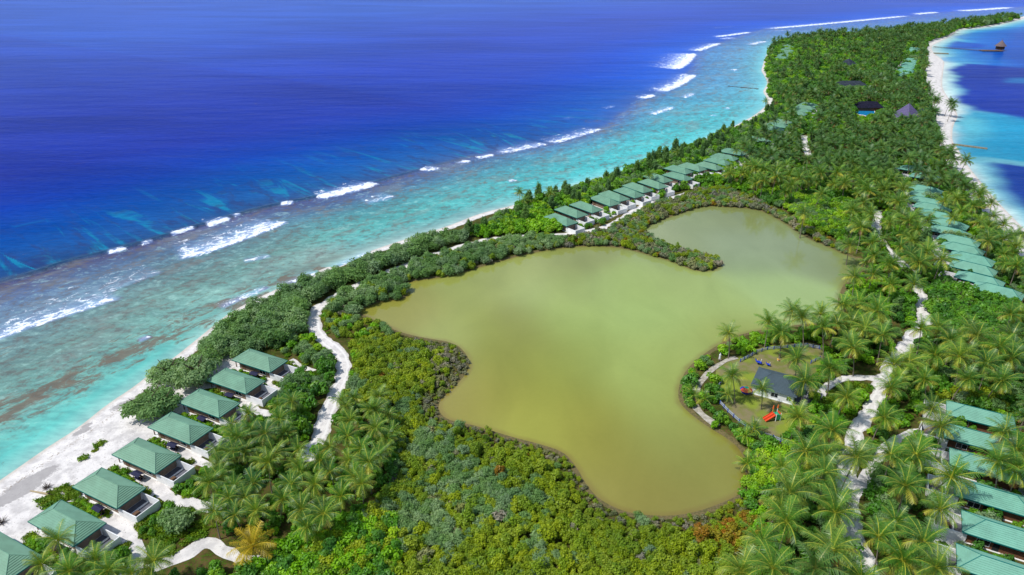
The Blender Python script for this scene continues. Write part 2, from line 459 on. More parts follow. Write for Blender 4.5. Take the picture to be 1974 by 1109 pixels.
blob([(1846,225),(1856,212),(1880,217),(1930,224),(2100,248),(2100,330),(1975,322),(1905,312),(1868,308),(1846,285),(1842,250)], (30,165,205), 8, 0.9)
blob([(1850,262),(1848,230),(1862,222),(1900,232),(1880,262),(1868,285)], (120,215,222), 10, 0.6)
blob([(1840,126),(1850,122),(1880,124),(1940,129),(2100,140),(2100,246),(1930,222),(1872,214),(1852,190),(1842,160)], (0,50,168), 7)
blob([(1893,318),(1935,316),(2100,338),(2300,640),(2010,452),(1965,402),(1940,366),(1915,340)], (0,48,158), 8, 0.95)
blob([(1872,303),(1915,306),(2000,318),(2100,330),(2100,340),(1990,326),(1915,316),(1880,312)], (130,205,215), 3, 0.75)
blob([(1880,103),(1910,108),(1930,122),(1900,121),(1850,119),(1830,113)], (30,130,215), 8, 0.6)
blob([(1805,112),(1850,108),(1880,116),(1850,122),(1826,120)], (70,165,222), 6, 0.6)
blob([(1815,88),(1850,80),(1900,86),(1895,92),(1830,95)], (0,64,190), 7, 0.8)
blob([(1935,150),(1990,148),(2100,155),(2100,165),(1950,160)], (40,140,205), 6, 0.6)
blob([(1840,70),(1880,62),(1930,66),(1960,74),(1880,78),(1845,76)], (10,112,214), 6, 0.6)
wl2 = sstep(-15, 15, d1 - d2)
colr = colr * (1 - wl2[:, None]) + lagc * wl2[:, None]
# breakers: (front edge in the photo, trail length in metres, strength); the trail lies to seaward
FOAM = [
 ([(-60,676),(0,655),(60,632),(130,610),(190,590),(252,571)], 15, .74),
 ([(330,505),(370,496),(420,482),(500,452),(540,436),(564,424)], 15, .92),
 ([(120,600),(220,560),(330,520)], 20, .42),
 ([(205,491),(228,486),(247,479)], 3, 1.0), ([(270,473),(300,466)], 2.5, .85), ([(328,456),(352,448),(380,440)], 3, 1.0),
 ([(398,438),(424,431),(447,421)], 6, 1.1), ([(448,420),(466,414)], 2, .9), ([(538,397),(556,395),(568,390)], 5, 1.05),
 ([(606,386),(625,383),(660,375),(700,365),(734,353)], 9, 1.2), ([(700,395),(735,388),(770,378)], 14, .5), ([(465,508),(500,501),(528,493)], 5, .6),
 ([(804,328),(828,330),(853,325)], 8, .8), ([(880,313),(892,316),(908,310)], 6, .95), ([(916,306),(935,304),(957,299)], 5, .95),
 ([(952,296),(985,294),(1030,284),(1062,277)], 10, .85), ([(1060,279),(1110,265),(1166,248)], 10, .85),
 ([(1235,191),(1250,188),(1264,183)], 7, 1.2), ([(1272,180),(1295,171),(1320,160),(1342,143)], 12, 1.15), ([(1298,136),(1318,128),(1334,112),(1340,102)], 22, 1.1),
 ([(1255,222),(1280,215),(1304,206)], 8, .75), ([(1318,190),(1342,180)], 7, .7), ([(1340,100),(1362,93),(1390,83)], 12, .95), ([(1376,72),(1410,68),(1450,62)], 8, 1.1),
 ([(1390,76),(1420,73)], 12, .7), ([(1462,57.5),(1540,51),(1622,43.5),(1690,37),(1762,30)], 12, 1.1), ([(1480,61),(1530,58)], 10, .5), ([(1764,28),(1812,23.5)], 14, 1.1),
 ([(1844,22),(1900,19),(1955,14.5)], 18, 1.2), ([(1448,87),(1465,82),(1480,80)], 10, .8), ([(1370,55.5),(1420,51)], 8, .3),
 ([(1085,232),(1110,226)], 4, .3), ([(980,352),(996,347)], 1.6, .75), ([(1165,210),(1190,205)], 5, .5), ([(1398,212),(1406,209)], 2.5, .8), ([(1374,225),(1380,223)], 2.5, .8), ([(1310,146),(1325,143)], 6, .8), ([(1412,137),(1420,134)], 4, .8),
 ([(265,662),(282,655),(296,648)], 2.2, .8), ([(640,520),(690,500),(720,486)], 4, .6), ([(420,600),(470,576),(530,552)], 4, .66), ([(540,560),(580,540),(620,524)], 4, .6),
]
foam = np.zeros(len(P)); lift = np.zeros(len(P))
for pts, trail, amt in FOAM:
    line = smooth_line(GA(pts), 2)
    bb = (P[:, 0] > line[:, 0].min() - trail * 3) & (P[:, 0] < line[:, 0].max() + trail * 3) & (P[:, 1] > line[:, 1].min() - trail * 3) & (P[:, 1] < line[:, 1].max() + trail * 3) & ~lag
    idx = np.where(bb)[0]
    if not len(idx): continue
    d, s, side = seg_dist(P[idx], line)
    L = np.hypot(*np.diff(line, axis=0).T).sum()
    end = sstep(0, 0.12 * L + 0.8, s) * sstep(L, 0.88 * L - 0.8, s)
    q = d * np.where(side > 0, 1, -1)          # + to seaward
    w0 = max(0.8, np.hypot(*line.mean(0)) * 0.0055); trail = max(trail, w0 * 1.3)
    fall = np.where(q >= 0, np.maximum(np.exp(-(np.maximum(q, 0) / trail) ** 1.2), 0.95 * np.exp(-(q / w0) ** 2)), 0.95 * np.exp(-(q / (w0 * .7)) ** 2))
    foam[idx] = np.maximum(foam[idx], amt * fall * end)
    lift[idx] = np.maximum(lift[idx], np.exp(-(np.abs(q - 1) / 2.2) ** 2) * end * amt * 0.7)
face = np.exp(-((dc - 1.5) / 2.6) ** 2) * outside * sstep(STS[0] - 40, STS[0] + 20, sc) * sstep(STS[3] + 20, STS[2], sc)
lift = np.maximum(lift, face * 0.9)
# dark weed and rock: a band along the near shore, and scattered patches on the flat
dband, _, _ = seg_dist(P, smooth_line(GA([(-200,880),(0,797),(100,752),(200,702),(300,652),(380,616),(440,588),(520,558),(600,530)]), 2))
rock = 0.90 * np.exp(-(dband / 11.0) ** 2) * (~outside)
rock = np.maximum(rock * 1.0, 0.22 * sstep(0.15, 0.5, u) * sstep(1.0, 0.8, u))
for px, py, a, bb_, amt in [(930,352,5,2.5,1),(867,372,9,3,.75),(805,380,8,3,.6),(1165,318,9,3,.9),(1190,322,5,2,.8),(1390,183,10,3,.8),(770,470,12,4,.9),(500,560,9,3,.8),(555,452,3,1.5,.8),(1420,97,26,4,.9),(1405,104,16,3,.8),(1430,176,20,3,.8),(1446,140,16,3,.6),(1265,262,14,3,.55),(1140,235,20,5,.5),(1055,385,8,3,.5),(1110,268,16,4,.5)]:
    c = np.array(G(px, py)); q = P - c; th = radians(38)
    uu_ = (q[:, 0] * cos(th) + q[:, 1] * sin(th)) / a; vv_ = (-q[:, 0] * sin(th) + q[:, 1] * cos(th)) / bb_
    rock = np.maximum(rock, amt * np.exp(-(uu_ ** 2 + vv_ ** 2)))
rock[lag] = 0
groove = sstep(1.0, 1.1, u) * sstep(2.6, 1.2, u) * (~lag) * sstep(STS[5], STS[3], sc)
reef = sstep(0.03, 0.15, u) * sstep(1.12, 0.97, u) * (~lag)
Zs = 0.0 + lift
sea_me = mesh_np('sea', np.column_stack([P, Zs]), F, None, True)
attr_color(sea_me, 'watercol', colr)
attr(sea_me, 'foam', foam); attr(sea_me, 'rock', rock); attr(sea_me, 'groove', groove); attr(sea_me, 'reef', reef); attr(sea_me, 'face', face)
attr(sea_me, 'across', np.column_stack([sc, np.where(outside, dc, -dc), np.zeros(len(P))]), 'FLOAT_VECTOR')
attr(sea_me, 'still', wl2)
m = NT('sea_water')
p = m.pos(); ac = m.attr('across', 'Vector'); pr = m.mapping(p, rot=(0, 0, -0.93))
c = m.attr('watercol')
big = m.math('ADD', m.math('MULTIPLY', m.noise(m.mapping(p, (1/420, 1/110, 1)), 1.0, 4, 0.6), .6), m.math('MULTIPLY', m.noise(m.mapping(p, (1/150, 1/22, 1), (3, 7, 0), (0, 0, .12)), 1.0, 5, 0.65), .4))
big = m.range(big, .36, .64)
c = m.mix(1.0, c, m.mix(big, (0.78, 0.80, 0.82), (1.22, 1.18, 1.14)), 'MULTIPLY')  # broad patches of cloud shade, with wind streaks, put into the water colour
# mottled coral flat
mot = m.noise(m.mapping(pr, (1/9, 1/6, 1)), 1.0, 9, 0.78, 0.4)
mot2 = m.noise(m.mapping(p, (1/2.6, 1/2.2, 1)), 1.0, 6, 0.8)
motv = m.math('ADD', m.math('MULTIPLY', mot, 0.6), m.math('MULTIPLY', mot2, 0.4))
rf = m.attr('reef', 'Fac')
c = m.mix(m.math('MULTIPLY', rf, m.range(motv, 0.505, 0.43, 0, 0.95)), c, m.mix(0.68, c, (0.125, 0.11, 0.10)))
lump = m.noise(m.mapping(pr, (1/30, 1/14, 1), (5, 1, 0)), 1.0, 6, 0.7, 0.5)
c = m.mix(m.math('MULTIPLY', rf, m.range(lump, 0.50, 0.62, 0, 0.6)), c, m.mix(0.6, c, (0.20, 0.21, 0.20)))
c = m.mix(m.math('MULTIPLY', rf, m.range(motv, 0.52, 0.60, 0, 0.6)), c, m.mix(0.5, c, (0.42, 0.66, 0.58)))
rkn = m.math('ADD', m.attr('rock', 'Fac'), m.math('MULTIPLY', m.math('SUBTRACT', m.noise(m.mapping(pr, (1/12, 1/5.5, 1)), 1.0, 9, 0.78, 0.5), 0.5), 4.6))
c = m.mix(m.range(rkn, 0.60, 1.05, 0, 0.85), c, lin(110, 96, 84))
gr = m.noise(m.mapping(ac, (1/6.5, 1/60, 1)), 1.0, 5, 0.62, 0.5)
c = m.mix(m.math('MULTIPLY', m.attr('groove', 'Fac'), m.range(gr, 0.53, 0.66, 0, 0.75)), c, lin(20, 128, 160))
gd = m.noise(m.mapping(ac, (1/7, 1/26, 1), (3, 5, 0)), 1.0, 7, 0.72, 0.4)
c = m.mix(m.math('MULTIPLY', m.attr('groove', 'Fac'), m.range(gd, 0.50, 0.62, 0, 0.6)), c, lin(44, 58, 104))
c = m.mix(m.math('MULTIPLY', m.attr('face', 'Fac'), 0.55), c, lin(2, 62, 88))
# foam, torn by noise and drawn out across the crest
fn = m.noise(m.mapping(pr, (1/4.5, 1/3.4, 1)), 1.0, 9, 0.78, 0.8)
fm = m.math('ADD', m.attr('foam', 'Fac'), m.math('MULTIPLY', m.math('SUBTRACT', fn, 0.5), 4.0))
streak = m.math('MULTIPLY', rf, m.range(m.noise(m.mapping(pr, (1/1.6, 1/3.0, 1)), 1.0, 6, 0.75), 0.66, 0.8, 0, 0.25))
foamf = m.math('MAXIMUM', m.math('MULTIPLY', m.range(fm, 0.50, 0.86), m.range(m.attr('foam', 'Fac'), 0.06, 0.2)), m.math('MULTIPLY', streak, 0.5))
veil = m.range(m.attr('foam', 'Fac'), 0.05, 0.9, 0, 0.55)
c = m.mix(veil, c, lin(150, 175, 225))
c = m.mix(foamf, c, (0.82, 0.85, 0.90))
# ripples
w1 = m.noise(m.mapping(p, (1/5.0, 1/2.2, 1), (0, 0, 0), (0, 0, 0.25)), 1.0, 5, 0.6)
w2 = m.noise(m.mapping(p, (1/40, 1/14, 1), (0, 0, 0), (0, 0, 0.3)), 1.0, 3, 0.5)
rip = m.math('ADD', m.math('MULTIPLY', w1, 0.5), m.math('MULTIPLY', w2, 2.0))
c = m.mix(1.0, c, m.mix(m.range(w1, 0.3, 0.7, 0, 1), (0.84, 0.85, 0.88), (1.12, 1.12, 1.1)), 'MULTIPLY')
rough = m.mix(foamf, (0.28, 0.28, 0.28), (0.9, 0.9, 0.9))
m.done(m.bsdf(c, rough, 0.006, m.bump(rip, 0.38, 0.8)))
sea_me.materials.append(m.m)
tag(link('sea', sea_me), kind='structure')

# ------------------------------------------------------------------ the brackish lake
b = (GP[:, 0] > -75) & (GP[:, 0] < 165) & (GP[:, 1] > 92) & (GP[:, 1] < 335)
dp = np.full(len(GP), -99.0); dp[b] = signed(GP[b], POND)
used, F = sub_grid(dp > -2.5)
P = GP[used]; dpu = dp[used]
CT = [(720,600,150,140,60),(780,590,160,150,70),(900,560,160,160,82),(1000,520,164,164,90),(1100,500,152,152,84),(1060,560,166,172,94),(900,640,158,158,74),(1000,640,146,142,66),
 (1100,620,168,178,96),(1200,560,166,176,98),(1300,540,166,174,100),(1250,620,170,182,104),(1400,600,174,184,108),(1500,560,172,184,118),(1560,590,172,186,118),(1450,500,150,158,112),
 (1550,500,150,156,112),(1620,510,142,146,84),(1330,440,150,154,100),(1420,430,140,142,86),(1480,460,146,152,108),(1300,475,152,156,104),(1400,470,150,156,114),(940,720,162,156,70),(1000,700,146,142,58),
 (900,770,160,140,66),(960,790,156,144,54),(1060,740,148,144,52),(1100,700,160,164,78),(1150,780,150,142,52),(1200,720,168,176,96),(1260,760,166,176,98),(1290,680,168,176,96),(1060,830,176,170,76),
 (1010,810,170,164,68),(1120,850,168,156,64),(1180,860,142,128,44),(1220,920,140,124,48),(1160,920,160,150,66),(1270,860,158,166,92),(1340,870,152,150,76),(1250,960,150,138,64),(1330,950,146,134,62),
 (1400,930,152,142,68),(1290,990,148,128,66),(1400,870,140,126,50),(1320,800,156,150,66),(1180,970,156,140,68),(1350,700,164,168,90),(1300,740,166,168,80),(1440,650,160,160,72)]
cp = GA([(a, b_) for a, b_, *_ in CT]); cc = np.array([lin(t[2] * .985, t[3] * 1.03, t[4] * 1.0, 0.765) for t in CT])
num = np.zeros((len(P), 3)); den = np.zeros(len(P))
for (x, y), k in zip(cp, cc):
    dd = (P[:, 0] - x) ** 2 + ((P[:, 1] - y) * 0.8) ** 2
    w = np.exp(-dd / (2 * 8.5 ** 2)) + 1e-4 / (1 + dd)
    num += w[:, None] * k; den += w
pc = num / den[:, None]
pond_me = mesh_np('lake_water', np.column_stack([P, np.full(len(P), POND_Z)]), F, None, True)
attr_color(pond_me, 'watercol', pc); attr(pond_me, 'edge', sstep(3.0, 0.0, dpu))
m = NT('green_lake_water')
p = m.pos(); c = m.attr('watercol')
nb = m.noise(m.mapping(p, (1/16, 1/30, 1)), 1.0, 4, 0.5, 0.6); nf = m.noise(p, 0.9, 6, 0.7)
c = m.mix(1.0, c, m.mix(m.math('ADD', m.math('MULTIPLY', nb, 0.75), m.math('MULTIPLY', nf, 0.25)), (0.76, 0.77, 0.68), (1.22, 1.22, 1.24)), 'MULTIPLY')
ed = m.math('ADD', m.attr('edge', 'Fac'), m.math('MULTIPLY', m.math('SUBTRACT', m.noise(p, 0.22, 4), 0.5), 0.7))
c = m.mix(m.range(ed, 0.3, 1.3, 0, 0.55), c, lin(136, 110, 58, 0.7))
bp = m.bump(m.noise(m.mapping(p, (1.2, 2.4, 1)), 1.0, 5, 0.65), 0.10, 0.1)
m.done(m.bsdf(c, 0.05, 0.5, bp))
pond_me.materials.append(m.m)
tag(link('lake_water', pond_me), kind='structure')
# ------------------------------------------------------------------ building materials
def simple(name, rgb, rough=0.7, spec=0.25, vary=0.12, scale=1.5, bump=0.0):
    m = NT(name)
    o = m.obj(); n = m.noise(o, scale, 5, 0.6)
    rgb = np.array(rgb, float)
    c = m.mix(m.range(n, 0.3, 0.7), np.clip(rgb * (1 - vary), 0, 1), np.clip(rgb * (1 + vary), 0, 1))
    return m.done(m.bsdf(c, rough, spec, m.bump(n, bump, 0.05) if bump else None))
def roof_mat(name, rgb):
    m = NT(name)
    p = m.pos(); o = m.obj()
    info = m.n('ObjectInfo').outputs['Random']
    n = m.noise(p, 0.35, 5, 0.65); n2 = m.noise(o, 5.0, 3)
    rgb = np.array(rgb)
    c = m.mix(m.range(n, 0.3, 0.7), rgb * 0.84, rgb * 1.12)
    c = m.mix(m.range(n2, 0.55, 0.75, 0, 0.4), c, rgb * 0.7)
    c = m.mix(m.math('MULTIPLY', info, 0.35), c, rgb * np.array([1.35, 1.05, 1.0]))
    return m.done(m.bsdf(c, 0.55, 0.3, m.bump(n2, 0.15, 0.04)))
M_ROOF_SEA = roof_mat('green_roof_sheet', lin(116, 162, 136, 0.84))
M_ROOF_GARDEN = roof_mat('turquoise_roof_sheet', lin(122, 180, 158, 0.84))
M_ROOF_GREY = roof_mat('slate_blue_roof', lin(76, 94, 102, 0.8))
M_FASCIA = simple('teal_fascia', lin(20, 120, 115, 0.8), 0.5)
M_WHITE = simple('white_render', (0.78, 0.78, 0.76), 0.85, 0.15, 0.08, 0.6)
M_BROWN = simple('brown_timber_wall', lin(120, 82, 58, 0.8), 0.7, 0.2, 0.3, 2.0)
M_TAUPE = simple('taupe_wall', lin(150, 130, 112, 0.8), 0.8, 0.2, 0.15)
M_GLASS = simple('dark_window_glass', (0.02, 0.025, 0.03), 0.08, 0.5, 0.1)
M_FRAME = simple('white_window_frame', (0.7, 0.72, 0.72), 0.5)
M_FLOOR = simple('grey_courtyard_floor', lin(112, 112, 120, 0.8), 0.85, 0.2, 0.15, 1.0)
M_WOOD = simple('weathered_deck', lin(120, 92, 72, 0.8), 0.8, 0.15, 0.25, 3.0)
M_NAVY = simple('navy_canvas', lin(44, 46, 74, 0.8), 0.8, 0.2, 0.15)
M_THATCH = simple('violet_grey_thatch', lin(112, 104, 140, 0.75), 0.95, 0.05, 0.3, 2.5, 0.5)
M_THATCH_BROWN = simple('brown_thatch', lin(128, 112, 112, 0.75), 0.95, 0.05, 0.3, 2.5, 0.5)
M_DARKROOF = simple('dark_thatch', lin(66, 74, 84, 0.75), 0.95, 0.05, 0.3, 0.8, 0.4)
M_STONE = simple('coral_stone', lin(150, 142, 120, 0.75), 0.95, 0.1, 0.3, 1.2, 0.5)
M_POOL = simple('pool_water', lin(30, 150, 210, 0.75), 0.08, 0.5, 0.15)
M_TERRACOTTA = simple('terracotta_paving', lin(150, 110, 105, 0.75), 0.9, 0.1, 0.2)

def bm_box(bm, x0, x1, y0, y1, z0, z1):
    v = [bm.verts.new((x, y, z)) for z in (z0, z1) for y in (y0, y1) for x in (x0, x1)]
    for f in ((0, 2, 3, 1), (4, 5, 7, 6), (0, 1, 5, 4), (2, 6, 7, 3), (0, 4, 6, 2), (1, 3, 7, 5)):
        bm.faces.new([v[i] for i in f])
def bm_done(bm, name, mat, bevel=0.0):
    if bevel:
        bmesh.ops.bevel(bm, geom=list(bm.edges), offset=bevel, segments=1, affect='EDGES')
    bmesh.ops.recalc_face_normals(bm, faces=list(bm.faces))
    me = bpy.data.meshes.new(name); bm.to_mesh(me); bm.free()
    me.materials.append(mat)
    return me
def boxes(name, mat, bs, bevel=0.0):
    bm = bmesh.new()
    for b in bs: bm_box(bm, *b)
    return bm_done(bm, name, mat, bevel)
def bm_tube(bm, a, b, r0, r1=None, n=8):
    r1 = r0 if r1 is None else r1
    a, b = Vector(a), Vector(b); d = (b - a).normalized()
    u = d.orthogonal().normalized(); w = d.cross(u)
    A = [bm.verts.new(a + (u * cos(2 * pi * k / n) + w * sin(2 * pi * k / n)) * r0) for k in range(n)]
    B = [bm.verts.new(b + (u * cos(2 * pi * k / n) + w * sin(2 * pi * k / n)) * r1) for k in range(n)]
    for k in range(n): bm.faces.new((A[k], A[(k + 1) % n], B[(k + 1) % n], B[k]))
    bm.faces.new(A[::-1]); bm.faces.new(B)
def hip_roof(name, mat, hx, hy, z0, rise, run, courses=9, lip=0.09, notch=0.0):
    """hip roof in overlapping courses: footprint 2hx x 2hy, eaves at z0; ends run in by 'run'"""
    bm = bmesh.new()
    def ring(t, z):
        a = hx - run * t; b = hy * (1 - t)
        b = max(b, 0.02)
        return [bm.verts.new((x, y, z)) for x, y in ((-a, -b), (a, -b), (a, b), (-a, b))]
    low = ring(0, z0 - 0.12)
    prev = ring(0, z0)
    for k in range(4): bm.faces.new((low[k], low[(k + 1) % 4], prev[(k + 1) % 4], prev[k]))
    for i in range(courses):
        t1 = (i + 1) / courses
        top = ring(t1, z0 + rise * t1 - lip * 0.4)
        for k in range(4): bm.faces.new((prev[k], prev[(k + 1) % 4], top[(k + 1) % 4], top[k]))
        if i < courses - 1:
            nxt = ring(t1 - 0.004, z0 + rise * t1 + lip * 0.6)
            for k in range(4): bm.faces.new((top[k], top[(k + 1) % 4], nxt[(k + 1) % 4], nxt[k]))
            prev = nxt
    bm.faces.new(top)
    bm.faces.new(low[::-1])
    return bm_done(bm, name, mat)
def hip_caps(name, mat, hx, hy, z0, rise, run):
    bm = bmesh.new()
    r = hx - run
    for sx_, sy_ in ((1, 1), (1, -1), (-1, 1), (-1, -1)):
        bm_tube(bm, (sx_ * hx, sy_ * hy, z0 + 0.03), (sx_ * r, 0, z0 + rise + 0.03), 0.075, n=6)
    bm_tube(bm, (-r, 0, z0 + rise + 0.03), (r, 0, z0 + rise + 0.03), 0.09, n=6)
    return bm_done(bm, name, mat)

EAVE = 3.1
def fascia_boxes(hx, hy, z, t=0.05, h=0.26):
    return [(-hx - t, hx + t, -hy - t, -hy, z - h, z + 0.02), (-hx - t, hx + t, hy, hy + t, z - h, z + 0.02),
            (-hx - t, -hx, -hy + .001, hy - .001, z - h, z + 0.02), (hx, hx + t, -hy + .001, hy - .001, z - h, z + 0.02)]
def window_parts(root, x, y, z, w, h, side, n=2):
    f = 0.07; d = 0.05 * side
    y0, y1 = sorted((y, y + d))
    bs = [(x - w/2 - f, x + w/2 + f, y0, y1, z - f, z), (x - w/2 - f, x + w/2 + f, y0, y1, z + h, z + h + f), (x - w/2 - f, x - w/2, y0, y1, z, z + h), (x + w/2, x + w/2 + f, y0, y1, z, z + h)]
    for k in range(1, n): bs.append((x - w/2 + w*k/n - f/2, x - w/2 + w*k/n + f/2, y0, y1, z, z + h))
    win = link('window', boxes('window_frame', M_FRAME, bs), root)
    link('pane', boxes('pane', M_GLASS, [(x - w/2, x + w/2, min(y, y + d * .5), max(y, y + d * .5), z, z + h)]), win)
def villa(kind, name, label, cat, group):
    """15 x 7 m bungalow; +x end has the walled courtyard, origin below the middle of the roof"""
    root = thing(name, label, cat, (0, 0, 0), 0, group)
    hx, hy, rise, run = 7.45, 3.5, 2.0, 3.7
    rm = M_ROOF_SEA if kind == 'sea' else M_ROOF_GARDEN
    wm = M_TAUPE if kind == 'sea' else M_BROWN
    x0 = -5.6 if kind == 'sea' else -6.3
    roof = link('roof', hip_roof('roof', rm, hx, hy, EAVE, rise, run), root)
    link('ridge_cap', hip_caps('ridge_cap', M_FASCIA if kind == 'garden' else rm, hx, hy, EAVE, rise, run), roof)
    link('fascia', boxes('fascia', M_FASCIA, fascia_boxes(hx, hy, EAVE)), root)
    link('wall', boxes('wall', wm, [(x0, 6.3, -2.55, 2.55, -0.6, EAVE - 0.16)]), root)
    link('plinth', boxes('plinth', M_WHITE, [(x0 - 1.6, 6.35, -2.9, 2.9, -0.8, 0.12)]), root)
    ps = boxes('porch_post', M_WOOD, [(-0.09, 0.09, -0.09, 0.09, 0.13, EAVE - 0.16)])
    for y in (-2.5, 2.5): link('porch_post', ps, root, (x0 - 1.4, y, 0))
    link('door', boxes('door', M_GLASS if kind == 'garden' else M_WOOD, [(x0 + 0.9, x0 + 2.3, -2.62, -2.5, 0.13, 2.25)]), root)
    link('door', boxes('door', M_GLASS, [(x0 - 0.06, x0 + 0.05, -1.4, 1.4, 0.13, 2.3)]), root)
    for s in (-1, 1):
        window_parts(root, 3.4, 2.55 * s, 0.7, 2.2, 1.3, s, 2)
        if kind == 'garden':
            link('door', boxes('door', M_GLASS, [(0.6, 1.7, min(2.5 * s, 2.61 * s), max(2.5 * s, 2.61 * s), 0.13, 2.2)]), root)
    # walled courtyard
    cx0, cx1, cy, t, h = 6.35, 12.3, 2.85, 0.18, 2.15
    link('courtyard_wall', boxes('courtyard_wall', M_WHITE, [(cx0, cx1, -cy, -cy + t, -0.7, h), (cx0, cx1, cy - t, cy, -0.7, h), (cx1 - t, cx1, -cy + t + .002, cy - t - .002, -0.7, h - .003)]), root)
    link('courtyard_floor', boxes('courtyard_floor', M_FLOOR, [(cx0, cx1 - t - .01, -cy + t + .01, cy - t - .01, -0.5, 0.1)]), root)
    link('step', boxes('step', M_WHITE, [(8.2, 8.45, -cy + t + .02, cy - t - .02, 0.0, 0.34)]), root)
    link('bench', boxes('bench', M_WOOD, [(8.7, 9.6, -1.6, -0.3, 0.11, 0.5)], 0.04), root)
    return root
def copy_tree(o, parent=None):
    c = o.copy(); COL.objects.link(c)
    if parent is not None: c.parent = parent
    for ch in list(o.children): copy_tree(ch, c)
    return c

ORD = ['first', 'second', 'third', 'fourth', 'fifth', 'sixth', 'seventh', 'eighth', 'ninth', 'tenth', 'eleventh', 'twelfth', 'thirteenth', 'fourteenth', 'fifteenth', 'sixteenth', 'seventeenth', 'eighteenth', 'nineteenth', 'twentieth']
FOOTPRINTS = []          # (x, y, angle, half length, half width) kept clear of plants
ROOF_QUADS = []          # world corners of roofs that the photo shows uncovered
LANDMARKS = []           # (phrase, x, y)
def place_villa(proto, first, x, y, ang, label, group, clear=True, mark=None, part=-1):
    o = proto if first else copy_tree(proto)
    z = max(0.9, hz(x, y))
    o.location = (x, y, z); o.rotation_euler = (0, 0, ang)
    o['label'] = label; o['group'] = group
    u = np.array([cos(ang), sin(ang)])
    FOOTPRINTS.append((x + u[0] * 2.2, y + u[1] * 2.2, ang, 9.9, 3.5))
    if clear:
        v = np.array([-u[1], u[0]])
        ROOF_QUADS.append([tuple(np.array([x, y]) + u * a * 7.2 + v * b * 3.2) + (z + EAVE,) for a, b in ((part, -1), (1, -1), (1, 1), (part, 1))])
    if mark: LANDMARKS.append((mark, x, y))
    return o
def at_roof(corners, z=LAND_Z + EAVE):
    return np.mean([G(*c, z) for c in corners], axis=0)

# --- beach row on the left (pixel corners of each roof)
BEACH = [[(446,694),(480,672),(555,695),(521,718)], [(398,732),(434,709),(511,735),(475,759)], [(343,775),(385,749),(463,778),(422,805)], [(285,823.5),(331,794),(410,826),(366,856)],
         [(214,875),(265,844),(350,879),(301,913.5)], [(138,939),(196,901),(282,941),(225,980)], [(50,1006),(117,964),(205,1008.5),(145,1052)], [(-75,1070),(-12,1026),(77,1072),(18,1118)]]
sea_proto = villa('sea', 'beach_villa', 'x', 'villa', 'g')
BEACH_XY = [at_roof(c) for c in BEACH]
notes = ['topmost of its row, nearest the road bend', 'second from the top of its row', 'third from the top of its row', 'fourth from the top of its row',
         'fifth from the top of its row', 'sixth from the top, a grey mound behind its courtyard', 'with a palm crown over its near slope', 'lowest of its row, cut by the picture edge']
for i, (xy, nt) in enumerate(zip(BEACH_XY, notes)):
    place_villa(sea_proto, i == 0, xy[0], xy[1], radians(-26.5), f'green hipped beach villa, {nt}', 'green roofed villas along the left beach', True, f'the {ORD[i]} beach villa from the top')
# --- lake-side row beyond the lake, ocean side
ISL = [[(1058,410),(1066,402),(1104,425),(1087,433)], None, None, None, None, None, None, None]
n_xy = [np.array(at_roof([(1094,411)])) - np.array([5.2, -6.2])]
n_xy = [np.array([21.5, 284.0]), at_roof([(1064,402),(1104,402),(1140,417),(1123,424)]) + np.array([-1.5, 1.5]), at_roof([(1100,395),(1116,389),(1160,404),(1143,411)])]
n_xy += [at_roof([(1162,389)]) + np.array([1.0, 1.5]), at_roof([(1182,380)]) + np.array([0.5, 1.0]), at_roof([(1185,368),(1201,362),(1241,376.5),(1224,382)]), at_roof([(1201,359),(1217,353),(1258.5,366),(1241,373)]), at_roof([(1231,352),(1247,346),(1287,359),(1270,365)])]
n_xy += [np.array(G(*q, 4.6)) for q in [(1268,343),(1306,340),(1308,327),(1334,322),(1367,320),(1384,311),(1396,303),(1413,293),(1461,270)]]
_a, _b = np.array(G(1488,248,4.6)), np.array(G(1566,198,4.6)); _n = int(np.hypot(*(_b - _a)) / 10.5)
n_xy += [_a + (_b - _a) * k / (_n - 1) for k in range(_n) if k not in (3, 4, 9)]
for i, xy in enumerate(n_xy):
    a = -50 if i < 3 else (-54 if i < 9 else -50 if i < 14 else -40)
    lab = f'green hipped villa in the far ocean row, {ORD[i]} along from the lake bend' if i < 14 else f'green hipped villa in the far ocean row, {ORD[len(n_xy) - 1 - i]} from its far end'
    place_villa(sea_proto, False, xy[0], xy[1], radians(a), lab, 'green roofed villas between lake and ocean', True, f'the {ORD[i]} far ocean villa' if i < 9 else None, -1 if i < 8 else .1)
_a, _b = np.array(G(1508,112,4.6)), np.array(G(1524,88,4.6)); _n = max(3, int(np.hypot(*(_b - _a)) / 10.5))
for i in range(min(_n, 14)):
    xy = _a + (_b - _a) * i / (_n - 1) + np.array([rng.normal(0, 2.5), 0])
    place_villa(sea_proto, False, xy[0], xy[1], radians(-30), f'tiny green roofed villa in the distant cluster by the headland, {ORD[i]} from its near end', 'green roofed villas by the headland')
# --- bungalows on the right
gar_proto = villa('garden', 'garden_bungalow', 'x', 'bungalow', 'g')
R_L = [((1826,799),(1826,772.6)), ((1816,843),(1827,815)), ((1832,897),(1832,862)), ((1843,955),(1838,917.5)), ((1856,1025),(1856,984)), ((1846,1095.5),(1846,1048))]
RN = ['backed by the yellowish low scrub', 'with a palm crown over its right half', 'with a large palm over its middle', 'with its whole long roof in the open', 'with a low green hedge along its upper wall', 'cut off at the bottom right corner']
for i, ((a, b), nt) in enumerate(zip(R_L, RN)):
    e = np.mean([G(*a, LAND_Z + EAVE), G(*b, LAND_Z + EAVE)], axis=0)
    ang = radians(-29)
    xy = e + np.array([cos(ang), sin(ang)]) * 7.3
    place_villa(gar_proto, i == 0, xy[0], xy[1], ang + pi, f'turquoise roofed brown bungalow, {nt}', 'turquoise roofed bungalows beside the right road', True, f'the {ORD[i]} bungalow of the lower right row')
